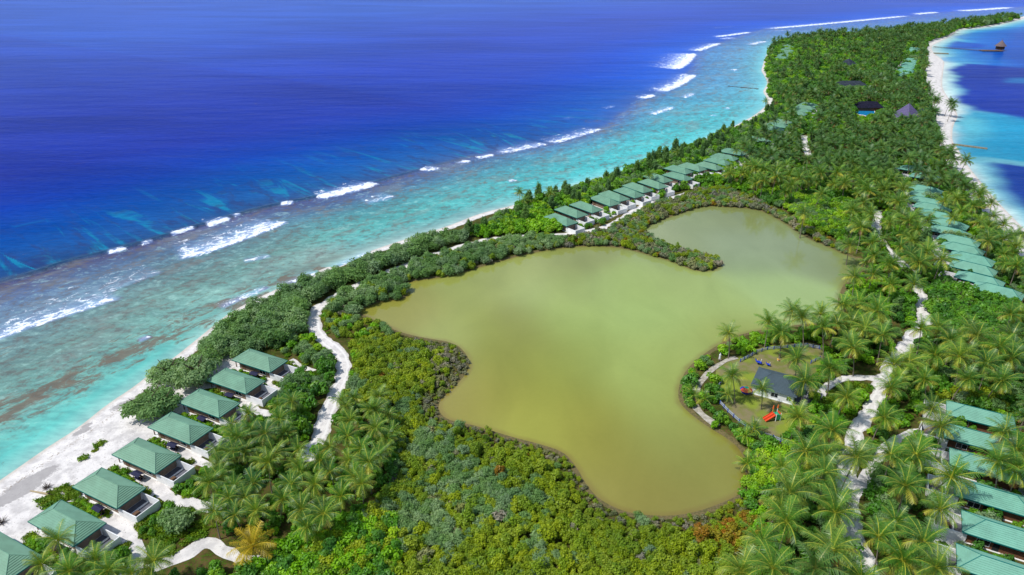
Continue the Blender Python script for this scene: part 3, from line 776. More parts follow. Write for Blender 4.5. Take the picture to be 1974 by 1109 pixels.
MROW = [(1924,561),(1888,539),(1876,517),(1873,499),(1855,480),(1848,464),(1830,447),(1828,432),(1803,415),(1797,401),(1785,389),(1786,377),(1784,366),(1785,342),(1762,327)]
for i, q in enumerate(MROW):
    xy = np.array(G(*q, 4.4))
    place_villa(gar_proto, False, xy[0], xy[1], radians(-43 + 180), f'turquoise roofed bungalow in the middle right row, {ORD[i]} up from the broad green trees', 'turquoise roofed bungalows of the middle right row', True, f'the {ORD[i]} bungalow of the middle right row', [-.5, -.4, -.9, -.9, .1, -.6, -.9, -.7, .2, 0, .3, .1, .3, .4, .4][i])
_l = []
for q0, q1 in (((1740,146),(1757,116)), ((1753,103),(1764,92))):
    _a, _b = np.array(G(*q0, 4.4)), np.array(G(*q1, 4.4)); _n = max(3, int(np.hypot(*(_b - _a)) / 11.0))
    _l += [_a + (_b - _a) * k / (_n - 1) for k in range(_n)]
for i, xy in enumerate(_l[:20]):
    place_villa(gar_proto, False, xy[0], xy[1], radians(-40 + 180), f'tiny turquoise roofed bungalow near the far right beach, {ORD[i]} from the near end', 'turquoise roofed bungalows near the far beach')

# --- canopy swings beside the beach villas
def swing_proto():
    r = thing('canopy_swing', 'x', 'garden swing', (0, 0, 0), 0, 'g')
    bm = bmesh.new()
    for (y0, y1) in ((-0.85, 0.0), (0.85, 0.0)):
        v = [bm.verts.new(q) for q in ((-1.3, y0, 1.75), (1.3, y0, 1.75), (1.3, y1, 2.15), (-1.3, y1, 2.15), (-1.3, y0, 1.67), (1.3, y0, 1.67), (1.3, y1, 2.07), (-1.3, y1, 2.07))]
        for f in ((0, 1, 2, 3), (7, 6, 5, 4), (0, 4, 5, 1), (1, 5, 6, 2), (2, 6, 7, 3), (3, 7, 4, 0)): bm.faces.new([v[i] for i in f])
    link('canopy', bm_done(bm, 'canopy', M_NAVY), r)
    link('seat', boxes('seat', M_NAVY, [(-1.1, 1.1, -0.5, 0.35, 0.45, 0.6)], 0.03), r)
    link('backrest', boxes('backrest', M_NAVY, [(-1.1, 1.1, 0.4, 0.5, 0.62, 1.2)], 0.02), r)
    for x in (-1.2, 1.2):
        bm = bmesh.new(); bm_tube(bm, (x, -0.75, 0), (x, 0, 1.9), 0.05); bm_tube(bm, (x, 0.75, 0), (x, 0.02, 1.9), 0.05)
        link('side_frame', bm_done(bm, 'side_frame', M_WOOD), r)
    return r
sw = swing_proto()
for i, xy in enumerate(BEACH_XY[:7]):
    o = sw if i == 0 else copy_tree(sw)
    a = radians(-26.5); u = np.array([cos(a), sin(a)]); v = np.array([-u[1], u[0]])
    q = xy + u * 2.2 - v * 4.4
    o.location = (q[0], q[1], hz(*q)); o.rotation_euler = (0, 0, a + radians(rng.uniform(-6, 6)))
    o['label'] = f'dark navy canopy swing beside the {ORD[i]} beach villa from the top'; o['group'] = 'navy canopy swings by the beach villas'

# --- playhouse
ph = thing('playhouse', 'white walled house with a slate grey hipped roof inside the playground', 'house', (0, 0, 0))
pxy = at_roof([(1454,745),(1472,709),(1538,727),(1529.5,766)], LAND_Z + 2.9)
pa = radians(-30)
ph.location = (pxy[0], pxy[1], LAND_Z); ph.rotation_euler = (0, 0, pa)
link('roof', hip_roof('roof', M_ROOF_GREY, 6.0, 5.3, 2.9, 2.1, 4.2, 14, 0.05), ph)
rf = [c for c in ph.children if c.name.startswith('roof')][0]
link('ridge_cap', hip_caps('ridge_cap', M_ROOF_GREY, 6.0, 5.3, 2.9, 2.1, 4.2), rf)
link('wall', boxes('wall', M_WHITE, [(-5.4, 5.2, -4.7, 4.7, -0.4, 2.75)]), ph)
link('plinth', boxes('plinth', M_WHITE, [(-5.5, 5.3, -4.85, 4.85, -0.5, 0.22)]), ph)
window_parts(ph, 0.4, -4.7, 0.9, 1.7, 1.2, -1, 2)
window_parts(ph, 4.1, -4.7, 0.9, 1.1, 1.2, -1, 2)
link('door', boxes('door', M_NAVY, [(5.15, 5.27, -1.6, 0.4, 0.1, 2.3)]), ph)
link('lean_to_roof', boxes('lean_to_roof', M_ROOF_GREY, [(6.2, 8.3, 0.6, 3.6, 2.3, 2.42)]), ph)
for y in (0.8, 3.4): link('post', boxes('post', M_WHITE, [(8.0, 8.15, y - .08, y + .08, 0, 2.3)]), ph)
tag(link('paving', boxes('paving', M_TERRACOTTA if False else M_FLOOR, [(5.6, 11.5, -4, 5, -0.3, 0.08)]), None, (pxy[0], pxy[1], LAND_Z), pa), kind='structure')
FOOTPRINTS.append((pxy[0], pxy[1], pa, 9.0, 6.0))
ROOF_QUADS.append([G(*c, LAND_Z + 3) + (LAND_Z + 3,) for c in [(1458,745),(1472,712),(1532,727),(1525,800)]])
LANDMARKS.append(('the slate roofed playhouse', pxy[0], pxy[1]))

# --- jetty with hut, groynes
def post_row(bm, a, b, n, r, z0, z1):
    for k in range(n):
        t = (k + .5) / n
        x, y = a[0] * (1 - t) + b[0] * t, a[1] * (1 - t) + b[1] * t
        bm_tube(bm, (x, y, z0), (x, y, z1), r, n=6)
ja, jb, jc = np.array(G(1799, 91.5)), np.array(G(1890, 99)), np.array(G(1932, 99.5))
def strip(name, mat, a, b, w, z0, z1):
    d = b - a; L = np.hypot(*d); ang = atan2(d[1], d[0])
    return boxes(name, mat, [(0, L, -w / 2, w / 2, z0, z1)], 0.02), (a[0], a[1], 0), ang
j = thing('jetty', 'long timber jetty on posts running out over the blue lagoon to the thatched hut', 'jetty', (0, 0, 0))
for a_, b_, w_, z0_, z1_, nm in ((ja, jb, 1.6, 1.0, 1.25, 'walkway'), (jb, jc, 9.0, 0.9, 1.3, 'platform')):
    me, loc, ang = strip(nm, M_WOOD, a_, b_, w_, z0_, z1_); link(nm, me, j, loc, ang)
bm = bmesh.new(); post_row(bm, ja, jb, 34, 0.28, -3, 1.0)
pile_me = bm_done(bm, 'pile', M_WOOD)
bm = bmesh.new(); bm_tube(bm, (0, 0, -3), (0, 0, 0.99), 0.28, n=6); pm = bm_done(bm, 'pile', M_WOOD)
for k in range(30):
    t = (k + .5) / 30; q = ja * (1 - t) + jb * t
    link('pile', pm, j, (q[0], q[1], 0))
for k in range(6):
    t = (k + .5) / 6; q = jb * (1 - t) + jc * t
    link('pile', pm, j, (q[0], q[1] - 3.5, -.1)); link('pile', pm, j, (q[0], q[1] + 3.5, -.1))
hut_xy = np.array(G(1926.5, 97.5))
hut = thing('thatched_hut', 'round thatched hut with a pointed roof at the end of the jetty', 'hut', (hut_xy[0], hut_xy[1], 1.3))
def cone_roof(name, mat, r, z0, h, n=14, courses=6):
    bm = bmesh.new()
    for i in range(courses):
        t0, t1 = i / courses, (i + 1) / courses
        f = lambda t: r * (1 - t) ** 1.12
        rng_ = [[bm.verts.new((f(t) * k_ * cos(2*pi*q/n), f(t) * k_ * sin(2*pi*q/n), z0 + h * t)) for q in range(n)] for t, k_ in ((t0, 1.05), (min(t1, 0.985), 1.0))]
        for q in range(n): bm.faces.new((rng_[0][q], rng_[0][(q + 1) % n], rng_[1][(q + 1) % n], rng_[1][q]))
        if i == 0: bm.faces.new(rng_[0][::-1])
        if i == courses - 1: bm.faces.new(rng_[1])
    return bm_done(bm, name, mat)
link('roof', cone_roof('roof', M_THATCH_BROWN, 6.6, 4.0, 7.5), hut)
bm = bmesh.new()
for q in range(12): bm_tube(bm, (4.6*cos(2*pi*q/12), 4.6*sin(2*pi*q/12), 0), (4.6*cos(2*pi*q/12), 4.6*sin(2*pi*q/12), 4.2), 0.25, n=6)
link('post_ring', bm_done(bm, 'post_ring', M_WOOD), hut)
bm = bmesh.new(); bm_tube(bm, (0, 0, 0.01), (0, 0, 3.9), 3.6, n=14); link('wall', bm_done(bm, 'wall', M_BROWN), hut)
bm = bmesh.new(); bm_tube(bm, (0, 0, 11.2), (0, 0, 13.2), 0.12, n=5); link('finial', bm_done(bm, 'finial', M_WOOD), hut)
def rubble_strip(name, label, a, b, w, h, n, mat=M_STONE):
    bm = bmesh.new(); d = b - a; L = np.hypot(*d); u = d / L; v = np.array([-u[1], u[0]])
    for k in range(n):
        t = rng.uniform(0, L); s = rng.normal(0, w * .3); q = a + u * t + v * s
        r = rng.uniform(.5, 1.0) * w * 0.36
        M = Matrix.Translation((q[0], q[1], rng.uniform(-.1, .25) * h)) @ Matrix.Rotation(rng.uniform(0, 6), 4, 'Z') @ Matrix.Diagonal((r * rng.uniform(.8, 1.5), r, h * rng.uniform(.6, 1), 1))
        bmesh.ops.create_icosphere(bm, subdivisions=1, radius=1, matrix=M)
    bm_box_ = None
    me = bm_done(bm, name, mat)
    return tag(link(name, me), label, 'groyne')
def wall_strip(name, label, cat, a, b, w, z0, z1, mat):
    me, loc, ang = strip(name, mat, np.array(a), np.array(b), w, z0, z1)
    return tag(link(name, me, None, loc, ang), label, cat)
wall_strip('sand_groyne', 'straight pale groyne wall running from the right beach into turquoise water', 'groyne', G(1834, 279), G(1903, 288), 2.2, -2, 0.75, M_STONE)
wall_strip('boat_landing', 'short low stone landing beside the root of the long jetty', 'landing', G(1800, 103.5), G(1828, 104.5), 5.0, -2, 1.0, M_STONE)
rubble_strip('rock_groyne', 'dark line of rocks reaching from the white sand spit into the ocean shallows', np.array(G(1404, 166.5)), np.array(G(1462, 172)), 2.4, 0.4, 90, simple('dark_rock', lin(96, 88, 84, .75), .95, .1, .3, .6, .5))

# --- resort buildings among the trees
def pyramid_house(name, label, xy, half, z0, h, mat, wall, rot, cat='building'):
    r = thing(name, label, cat, (xy[0], xy[1], LAND_Z), rot)
    link('roof', hip_roof('roof', mat, half[0], half[1], z0, h, half[0] * 0.97 if half[0] == half[1] else half[1], 10, 0.1), r)
    link('wall', boxes('wall', wall, [(-half[0] * .8, half[0] * .8, -half[1] * .8, half[1] * .8, -0.5, z0 - .12)]), r)
    FOOTPRINTS.append((xy[0], xy[1], rot, half[0], half[1]))
    return r
ap = np.array(G(1754, 196, 15))
pyramid_house('restaurant', 'large pyramid thatched building glowing violet grey among palms near the right beach', ap + np.array([0, 0]), (8.0, 8.0), 3.0, 9.5, M_THATCH, M_WHITE, radians(28))
ROOF_QUADS.append([(ap[0] + a, ap[1] + b, z) for a, b, z in ((-6, -5, 6), (5, -4, 6), (4, 3, 7), (0, 0, 12), (-5, 2, 7))])
q = np.array(G(1776, 217, 4)); pyramid_house('pavilion', 'small violet thatched pavilion beside the large pyramid building', q, (4.0, 4.0), 2.6, 3.2, M_THATCH, M_WHITE, radians(20))
q = np.array(G(1674, 203, 5)); pyramid_house('bar_building', 'long dark thatched building behind the swimming pool', q, (10.5, 5.0), 2.8, 4.0, simple('near_black_thatch', lin(44, 44, 62, .75), .95, .05, .3, 1), M_BROWN, radians(-4))
ROOF_QUADS.append([G(1650, 210, 3) + (3,), G(1696, 210, 3) + (3,), G(1694, 196, 7) + (7,), G(1652, 196, 7) + (7,)])
q = np.array(G(1640, 163, 6)); pyramid_house('reception', 'broad grey thatched hall in the middle of the forest', q, (14, 6.5), 4.0, 4.0, M_DARKROOF, M_BROWN, radians(-3))
ROOF_QUADS.append([G(1618, 165, 6) + (6,), G(1664, 166, 6) + (6,), G(1662, 160, 8) + (8,), G(1620, 160, 8) + (8,)])
q = np.array(G(1636, 117, 9)); pyramid_house('spa', 'small dark pyramid roof rising from the far forest', q, (7, 7), 4.0, 6.0, M_DARKROOF, M_BROWN, radians(35))
ROOF_QUADS.append([(q[0] + a, q[1] + b, z) for a, b, z in ((-5, -5, 6), (5, -5, 6), (0, 0, 10))])
pool_px = [(1648,216),(1656,211),(1670,209),(1682,210),(1687,214),(1684,222),(1676,226),(1668,221),(1656,220)]
pp = smooth_ring(GA(pool_px, 2.0), 2)
def slab(name, ring, z0, z1, mat):
    bm = bmesh.new(); a = [bm.verts.new((*p_, z0)) for p_ in ring]; b = [bm.verts.new((*p_, z1)) for p_ in ring]
    n = len(ring); bm.faces.new(b); bm.faces.new(a[::-1])
    for k in range(n): bm.faces.new((a[k], a[(k + 1) % n], b[(k + 1) % n], b[k]))
    return bm_done(bm, name, mat)
pool = tag(link('swimming_pool', slab('swimming_pool', pp, 1.0, 1.45, M_POOL)), 'curved blue swimming pool with a white rim in front of the dark building', 'pool')
c0 = pp.mean(axis=0)
bm = bmesh.new(); n = len(pp)
R_ = [[bm.verts.new((*(c0 + (p_ - c0) * s_), z_)) for p_ in pp] for s_, z_ in ((1.001, 1.0), (1.001, 1.6), (1.06, 1.6), (1.06, 1.0))]
for r_ in range(3):
    for k in range(n): bm.faces.new((R_[r_][k], R_[r_][(k + 1) % n], R_[r_ + 1][(k + 1) % n], R_[r_ + 1][k]))
link('rim', bm_done(bm, 'rim', M_WHITE), pool)
tag(link('pool_terrace', slab('pool_terrace', GA([(1642,214),(1650,207),(1690,206),(1694,213),(1690,226),(1650,224)], 1.3), 1.0, 1.32, M_TERRACOTTA)), kind='structure')
ROOF_QUADS.append([G(*p_, 1.5) + (1.5,) for p_ in [(1648,224),(1690,224),(1688,208),(1652,208)]])
LANDMARKS += [('the swimming pool', c0[0], c0[1]), ('the large pyramid thatched building', ap[0], ap[1])]

# --- playground things
def plastic(name, rgb, rough=0.4): return simple(name, lin(*rgb, .85), rough, 0.4, 0.06)
P_RED, P_ORANGE, P_YEL, P_GRN, P_BLUE = plastic('red_plastic', (228, 78, 40)), plastic('orange_plastic', (245, 120, 60)), plastic('yellow_plastic', (250, 205, 95)), plastic('green_plastic', (20, 165, 120)), plastic('blue_plastic', (20, 60, 190))
P_TEAL = plastic('teal_plastic', (30, 205, 150))
def gp(px, py, z=LAND_Z): return G(px, py, z)
x, y = gp(1439, 749, 2.6)
um = thing('play_canopy', 'round play canopy with red, yellow and blue panels round a teal centre', 'play canopy', (x, y, LAND_Z))
cols = [P_RED, P_YEL, P_ORANGE, P_YEL, P_RED, P_BLUE, P_ORANGE, P_YEL]
cols = [P_ORANGE, P_RED, P_YEL, P_BLUE, P_RED, P_ORANGE, P_YEL, P_RED]
for k in range(8):
    bm = bmesh.new(); a0, a1 = 2*pi*k/8, 2*pi*(k+1)/8
    V = [bm.verts.new((r_*cos(a), r_*sin(a), z_)) for r_, z_ in ((0.62, 1.75), (1.2, 1.5), (1.65, 1.0)) for a in (a0, (a0+a1)/2, a1)]
    for r_ in range(2):
        for c_ in range(2): bm.faces.new((V[r_*3+c_], V[r_*3+c_+1], V[r_*3+c_+4], V[r_*3+c_+3]))
    link('panel', bm_done(bm, 'panel', cols[k]), um)
bm = bmesh.new(); bmesh.ops.create_uvsphere(bm, u_segments=14, v_segments=8, radius=0.66, matrix=Matrix.Translation((0, 0, 1.62)) @ Matrix.Diagonal((1, 1, .45, 1)))
link('centre_cap', bm_done(bm, 'centre_cap', P_TEAL), um)
bm = bmesh.new(); bm_tube(bm, (0, 0, 0), (0, 0, 1.7), 0.12); link('pole', bm_done(bm, 'pole', M_WHITE), um)
bm = bmesh.new(); bm_tube(bm, (0, 0, 0.25), (0, 0, 0.4), 1.25, n=16); link('platform', bm_done(bm, 'platform', P_BLUE), um)
LANDMARKS.append(('the multicoloured play canopy', x, y))
x, y = gp(1494, 808)
sl = thing('play_slide', 'orange twin slide with a green deck and tall spotted posts', 'slide', (x, y, LAND_Z), radians(192))
bm = bmesh.new()
N_ = 9
for lane in (-0.45, 0.45):
    prof = []
    for k in range(N_ + 1):
        t = k / N_; xx = 0.5 + 2.6 * t; zz = 1.5 * (1 - t) ** 1.1 + 0.18
        prof.append((xx, zz))
    for k in range(N_):
        (xa, za), (xb, zb) = prof[k], prof[k + 1]
        for (ya, yb, ha, hb) in ((-0.4, -0.3, .32, .32), (-0.3, 0.3, .06, .06), (0.3, 0.4, .32, .32)):
            v = [bm.verts.new(q) for q in ((xa, lane+ya, za), (xb, lane+ya, zb), (xb, lane+yb, zb), (xa, lane+yb, za), (xa, lane+ya, za+ha), (xb, lane+ya, zb+hb), (xb, lane+yb, zb+hb), (xa, lane+yb, za+ha))]
            for f in ((0,1,2,3),(4,5,6,7),(0,1,5,4),(2,3,7,6),(1,2,6,5),(3,0,4,7)): bm.faces.new([v[i] for i in f])
link('chute', bm_done(bm, 'chute', P_RED), sl)
link('deck', boxes('deck', P_GRN, [(-0.9, 0.5, -0.9, 0.9, 1.4, 1.55)], .02), sl)
link('side_panel', boxes('side_panel', P_GRN, [(-0.85, 0.35, 0.86, 0.96, 0.4, 2.0)], .02), sl)
link('side_panel', boxes('side_panel', P_RED, [(-1.0, -0.9, -0.8, 0.8, 0.5, 2.1)], .02), sl)
for k, (xx, yy) in enumerate(((0.45, -0.9), (0.45, 0.9), (-0.85, -0.9), (-0.85, 0.9))):
    h = 3.5 if k in (0, 2) else 2.3
    bm = bmesh.new(); bm_tube(bm, (xx, yy, 0), (xx, yy, h), 0.09); po = link('post', bm_done(bm, 'post', M_WHITE if k else P_YEL), sl)
    if k in (0, 2):
        bm = bmesh.new(); bm_tube(bm, (xx, yy, h - .75), (xx, yy, h + .25), 0.22, 0.1, 8); link('finial', bm_done(bm, 'finial', P_ORANGE), po)
LANDMARKS.append(('the orange slide', x, y))
def rider(px, py, s, label):
    x, y = gp(px, py)
    r = thing('spring_rider', label, 'play rider', (x, y, LAND_Z), rng.uniform(0, 3), 'blue spring riders in the playground'); r.scale = (s, s, s)
    bm = bmesh.new()
    prof = [(-.75, .1, .5), (-.6, .34, .62), (-.2, .34, .66), (.25, .32, .66), (.6, .26, .85), (.85, .1, 1.25)]
    rings = [[bm.verts.new((a, b * cos(t), c + b * .8 * sin(t))) for t in np.linspace(0, 2*pi, 9)[:-1]] for a, b, c in prof]
    for i in range(len(rings) - 1):
        for k in range(8): bm.faces.new((rings[i][k], rings[i][(k+1) % 8], rings[i+1][(k+1) % 8], rings[i+1][k]))
    bm.faces.new(rings[0][::-1]); bm.faces.new(rings[-1])
    link('body', bm_done(bm, 'body', P_BLUE), r)
    bm = bmesh.new(); bm_tube(bm, (0, 0, 0), (0, 0, .45), .16); link('spring', bm_done(bm, 'spring', M_NAVY), r)
    link('backrest', boxes('backrest', M_WHITE, [(-.5, -.42, -.25, .25, .9, 1.45)], .02), r)
    bm = bmesh.new(); bm_tube(bm, (.35, -.4, 1.15), (.35, .4, 1.15), .05); link('handle', bm_done(bm, 'handle', P_YEL), r)
rider(1462, 703, 1.35, 'larger blue spring rider with a white backrest on the dry lawn')
rider(1480.5, 706, 0.95, 'smaller blue spring rider close to the slate roof')
x, y = gp(1500, 696)
tt = thing('toy_seat', 'little pale orange toy seat at the foot of a thin palm', 'play seat', (x, y, LAND_Z), 0.4)
link('seat', boxes('seat', P_ORANGE, [(-.3, .3, -.3, .3, .3, .42)], .03), tt); link('backrest', boxes('backrest', P_YEL, [(-.3, -.22, -.3, .3, .42, .9)], .03), tt); link('base', boxes('base', M_WHITE, [(-.2, .2, -.2, .2, 0, .3)], .02), tt)
x, y = gp(1387, 694)
st = thing('garden_statue', 'small white standing figure statue by the lakeside bushes', 'statue', (x, y, LAND_Z))
bm = bmesh.new()
pr = [(0.3, 0), (0.32, .5), (.26, .9), (.34, 1.35), (.12, 1.6), (.17, 1.8), (.1, 2.0)]
rings = [[bm.verts.new((r_ * cos(t), r_ * .7 * sin(t), z_ + .4)) for t in np.linspace(0, 2*pi, 11)[:-1]] for r_, z_ in pr]
for i in range(len(rings) - 1):
    for k in range(10): bm.faces.new((rings[i][k], rings[i][(k+1) % 10], rings[i+1][(k+1) % 10], rings[i+1][k]))
bm.faces.new(rings[-1]); link('figure', bm_done(bm, 'figure', M_WHITE), st); link('base', boxes('base', M_STONE, [(-.4, .4, -.4, .4, 0, .41)], .03), st)

def fence(label, pts):
    line = GA(pts, LAND_Z); r = thing('picket_fence', label, 'fence', (line[0][0], line[0][1], LAND_Z)); o0 = line[0]
    post_me = boxes('post', P_BLUE if True else M_WHITE, [(-.09, .09, -.09, .09, 0, 1.15)])
    bm = bmesh.new(); last = None
    for a, b in zip(line[:-1], line[1:]):
        d = b - a; L = np.hypot(*d); ang = atan2(d[1], d[0]); k = max(1, round(L / 1.9))
        for i in range(k + 1):
            q = a + d * i / k
            if last is None or np.hypot(*(q - last)) > .3: link('post', post_me, r, (*(q - o0), 0), ang); last = q
        T = Matrix.Translation((*(a - o0), 0)) @ Matrix.Rotation(ang, 4, 'Z')
        nv = len(bm.verts)
        bm_box(bm, 0, L, -.03, .03, .3, .42); bm_box(bm, 0, L, -.03, .03, .8, .92)
        n_ = int(L / .34)
        for i in range(n_): bm_box(bm, (i + .5) * L / n_ - .07, (i + .5) * L / n_ + .07, .035, .07, .12, 1.08)
        bm.verts.ensure_lookup_table()
        bmesh.ops.transform(bm, matrix=T, verts=bm.verts[nv:])
    link('pickets', bm_done(bm, 'pickets', plastic('pale_blue_paint', (190, 200, 215))), r)
fence('white and blue picket fence along the lower lakeside edge of the playground', [(1388,779),(1403,795),(1425,815),(1448,830),(1468,838),(1490,846),(1519,858)])
fence('white and blue picket fence round the upper edge of the playground, under tall palms', [(1427,698),(1441,691),(1458,681),(1479,675),(1504,672.5),(1531,669.5),(1555,668),(1591,675.5)])
fence('short stretch of picket fence at the waterside path', [(1384,747),(1391.5,738)])
fence('short picket fence behind the leaning palms near the road', [(1563,701),(1580,693)])

# --- beach debris
x0_, y0_ = gp(58, 945); x1_, y1_ = gp(95, 956)
dr = thing('fallen_palm', 'fallen dead palm lying on the white beach with its dark root plate', 'driftwood', (0, 0, 0))
bm = bmesh.new(); bm_tube(bm, (x0_, y0_, hz(x0_, y0_) + .15), (x1_, y1_, hz(x1_, y1_) + .5), .14, .24); link('trunk', bm_done(bm, 'trunk', simple('bleached_trunk', lin(190, 170, 130, .75), .9)), dr)
bm = bmesh.new()
for k in range(26):
    a = rng.normal(size=3); a /= np.linalg.norm(a); c_ = np.array([x1_ + .3, y1_ - .1, hz(x1_, y1_) + .45])
    bm_tube(bm, c_, c_ + a * rng.uniform(.6, 1.3), .12, .03, 5)
link('root_plate', bm_done(bm, 'root_plate', simple('dark_roots', lin(70, 60, 52, .75), .95)), dr)
x, y = gp(1, 1003)
for nm, lab, q, s in (('dead_bush', 'leafless brown bush on the sand at the left picture edge', gp(3, 1008), 1.5), ('dead_bush', 'bare grey branches standing behind the fallen palm on the beach', gp(90, 940), 1.3)):
    bm = bmesh.new()
    for k in range(70):
        a = rng.normal(size=3); a[2] = abs(a[2]) * 1.2; a /= np.linalg.norm(a)
        b0 = a * rng.uniform(0, .5) * s; b1 = b0 + (a + rng.normal(size=3) * .4) * rng.uniform(.3, .8) * s; b1[2] = max(b1[2], 0)
        bm_tube(bm, b0, b1, .05, .015, 4)
    tag(link(nm, bm_done(bm, nm, simple('grey_twigs', lin(120, 108, 100, .75), .95)), None, (*q, hz(*q))), lab, 'bush')
# ------------------------------------------------------------------ leaves
def leaf_mat(name, cols, transl=0.25, rough=0.5, spec=0.3, old=(150, 140, 40), k=0.85):
    """cols: a few leaf colours (photo values) that single plants range over"""
    m = NT(name)
    r = m.n('ObjectInfo').outputs['Random']
    ramp = m.n('ValToRGB'); cr = ramp.color_ramp
    while len(cr.elements) < len(cols): cr.elements.new(0.5)
    for i, c in enumerate(cols):
        cr.elements[i].position = i / max(1, len(cols) - 1); cr.elements[i].color = (*lin(*c, k), 1)
    m.t.links.new(r, ramp.inputs['Fac'])
    t = m.attr('tint', 'Fac')
    c = m.mix(1.0, ramp.outputs['Color'], m.mix(m.range(t, 0, 1, 0, 1, False), (0.62, 0.70, 0.66), (1.32, 1.22, 1.1)), 'MULTIPLY')
    c = m.mix(m.range(t, 1.2, 2.0, 0, 1, False), c, lin(*old, k))
    c = m.mix(m.range(t, 2.2, 2.7, 0, 1, False), c, lin(136, 100, 56, k))
    n = m.noise(m.pos(), 0.06, 3)
    c = m.mix(1.0, c, m.mix(m.range(n, 0.3, 0.7), (0.80, 0.84, 0.86), (1.2, 1.14, 1.05)), 'MULTIPLY')
    b = m.bsdf(c, rough, spec)
    tr = m.n('BsdfTranslucent'); m.set(tr.inputs['Color'], m.mix(0.4, c, lin(150, 190, 30, k)))
    ms = m.n('MixShader'); ms.inputs[0].default_value = transl
    m.t.links.new(b, ms.inputs[1]); m.t.links.new(tr.outputs[0], ms.inputs[2])
    return m.done(ms.outputs[0])
L_PALM = leaf_mat('coconut_leaf', [(70,120,38), (92,140,42), (80,130,46), (116,150,48), (62,112,50)], 0.26, 0.42, 0.42, (202, 196, 70), k=0.97)
L_PALM_FAR = leaf_mat('far_coconut_leaf', [(56,104,46), (76,122,50), (64,112,54), (94,132,54), (52,98,56)], 0.22, 0.45, 0.35, (150, 150, 66), k=0.9)
L_PALM_GOLD = leaf_mat('golden_coconut_leaf', [(190,170,40), (190,170,40)], 0.25, 0.45, 0.35, (225, 190, 60))
L_MANG = leaf_mat('mangrove_leaf', [(134,156,24), (148,164,28), (120,148,30), (138,156,42), (110,142,36), (150,168,44)], 0.3, 0.5, 0.25, k=1.06)
L_MANG_GREY = leaf_mat('bare_mangrove_twig', [(138,138,112), (122,130,88), (146,142,132), (128,138,78)], 0.1, 0.8, 0.1, k=1.0)
L_MANG_RUST = leaf_mat('rusty_mangrove_leaf', [(150,128,34), (140,138,36), (160,112,36), (122,138,36)], 0.2, 0.5, 0.2)
L_GREEN = leaf_mat('sea_lettuce_leaf', [(108,168,22), (130,180,26), (94,154,30), (150,186,34)], 0.32, 0.45, 0.3, k=1.08)
L_LAWN = leaf_mat('low_cover_leaf', [(104,150,26), (130,160,34), (92,140,30), (146,160,40)], 0.28, 0.5, 0.2)
L_BROAD = leaf_mat("broadleaf_leaf", [(72,128,34), (92,146,34), (66,118,46), (112,158,40)], 0.34, 0.45, 0.35, k=1.12)
L_GREY = leaf_mat('ironwood_leaf', [(118,152,104), (108,146,82), (136,162,124), (104,142,78)], 0.36, 0.6, 0.2, k=1.12)
L_PINE = leaf_mat('casuarina_needle', [(96,130,80), (104,138,74), (88,122,84)], 0.3, 0.6, 0.15, k=1.1)
m = NT('palm_bark'); o_ = m.obj(); nb = m.noise(m.mapping(o_, (1, 1, 4)), 2.0, 4)
M_BARK = m.done(m.bsdf(m.mix(nb, lin(104, 92, 80, .8), lin(160, 148, 134, .8)), 0.9, 0.1, m.bump(nb, 0.4, 0.05)))
m = NT('brown_bark'); nb = m.noise(m.obj(), 3.0, 4)
M_TRUNK = m.done(m.bsdf(m.mix(nb, lin(74, 62, 50, .8), lin(118, 104, 88, .8)), 0.9, 0.1, m.bump(nb, 0.4, 0.05)))
M_NUT = simple('coconut_husk', lin(150, 130, 50, .8), 0.6, 0.3, 0.3, 4)

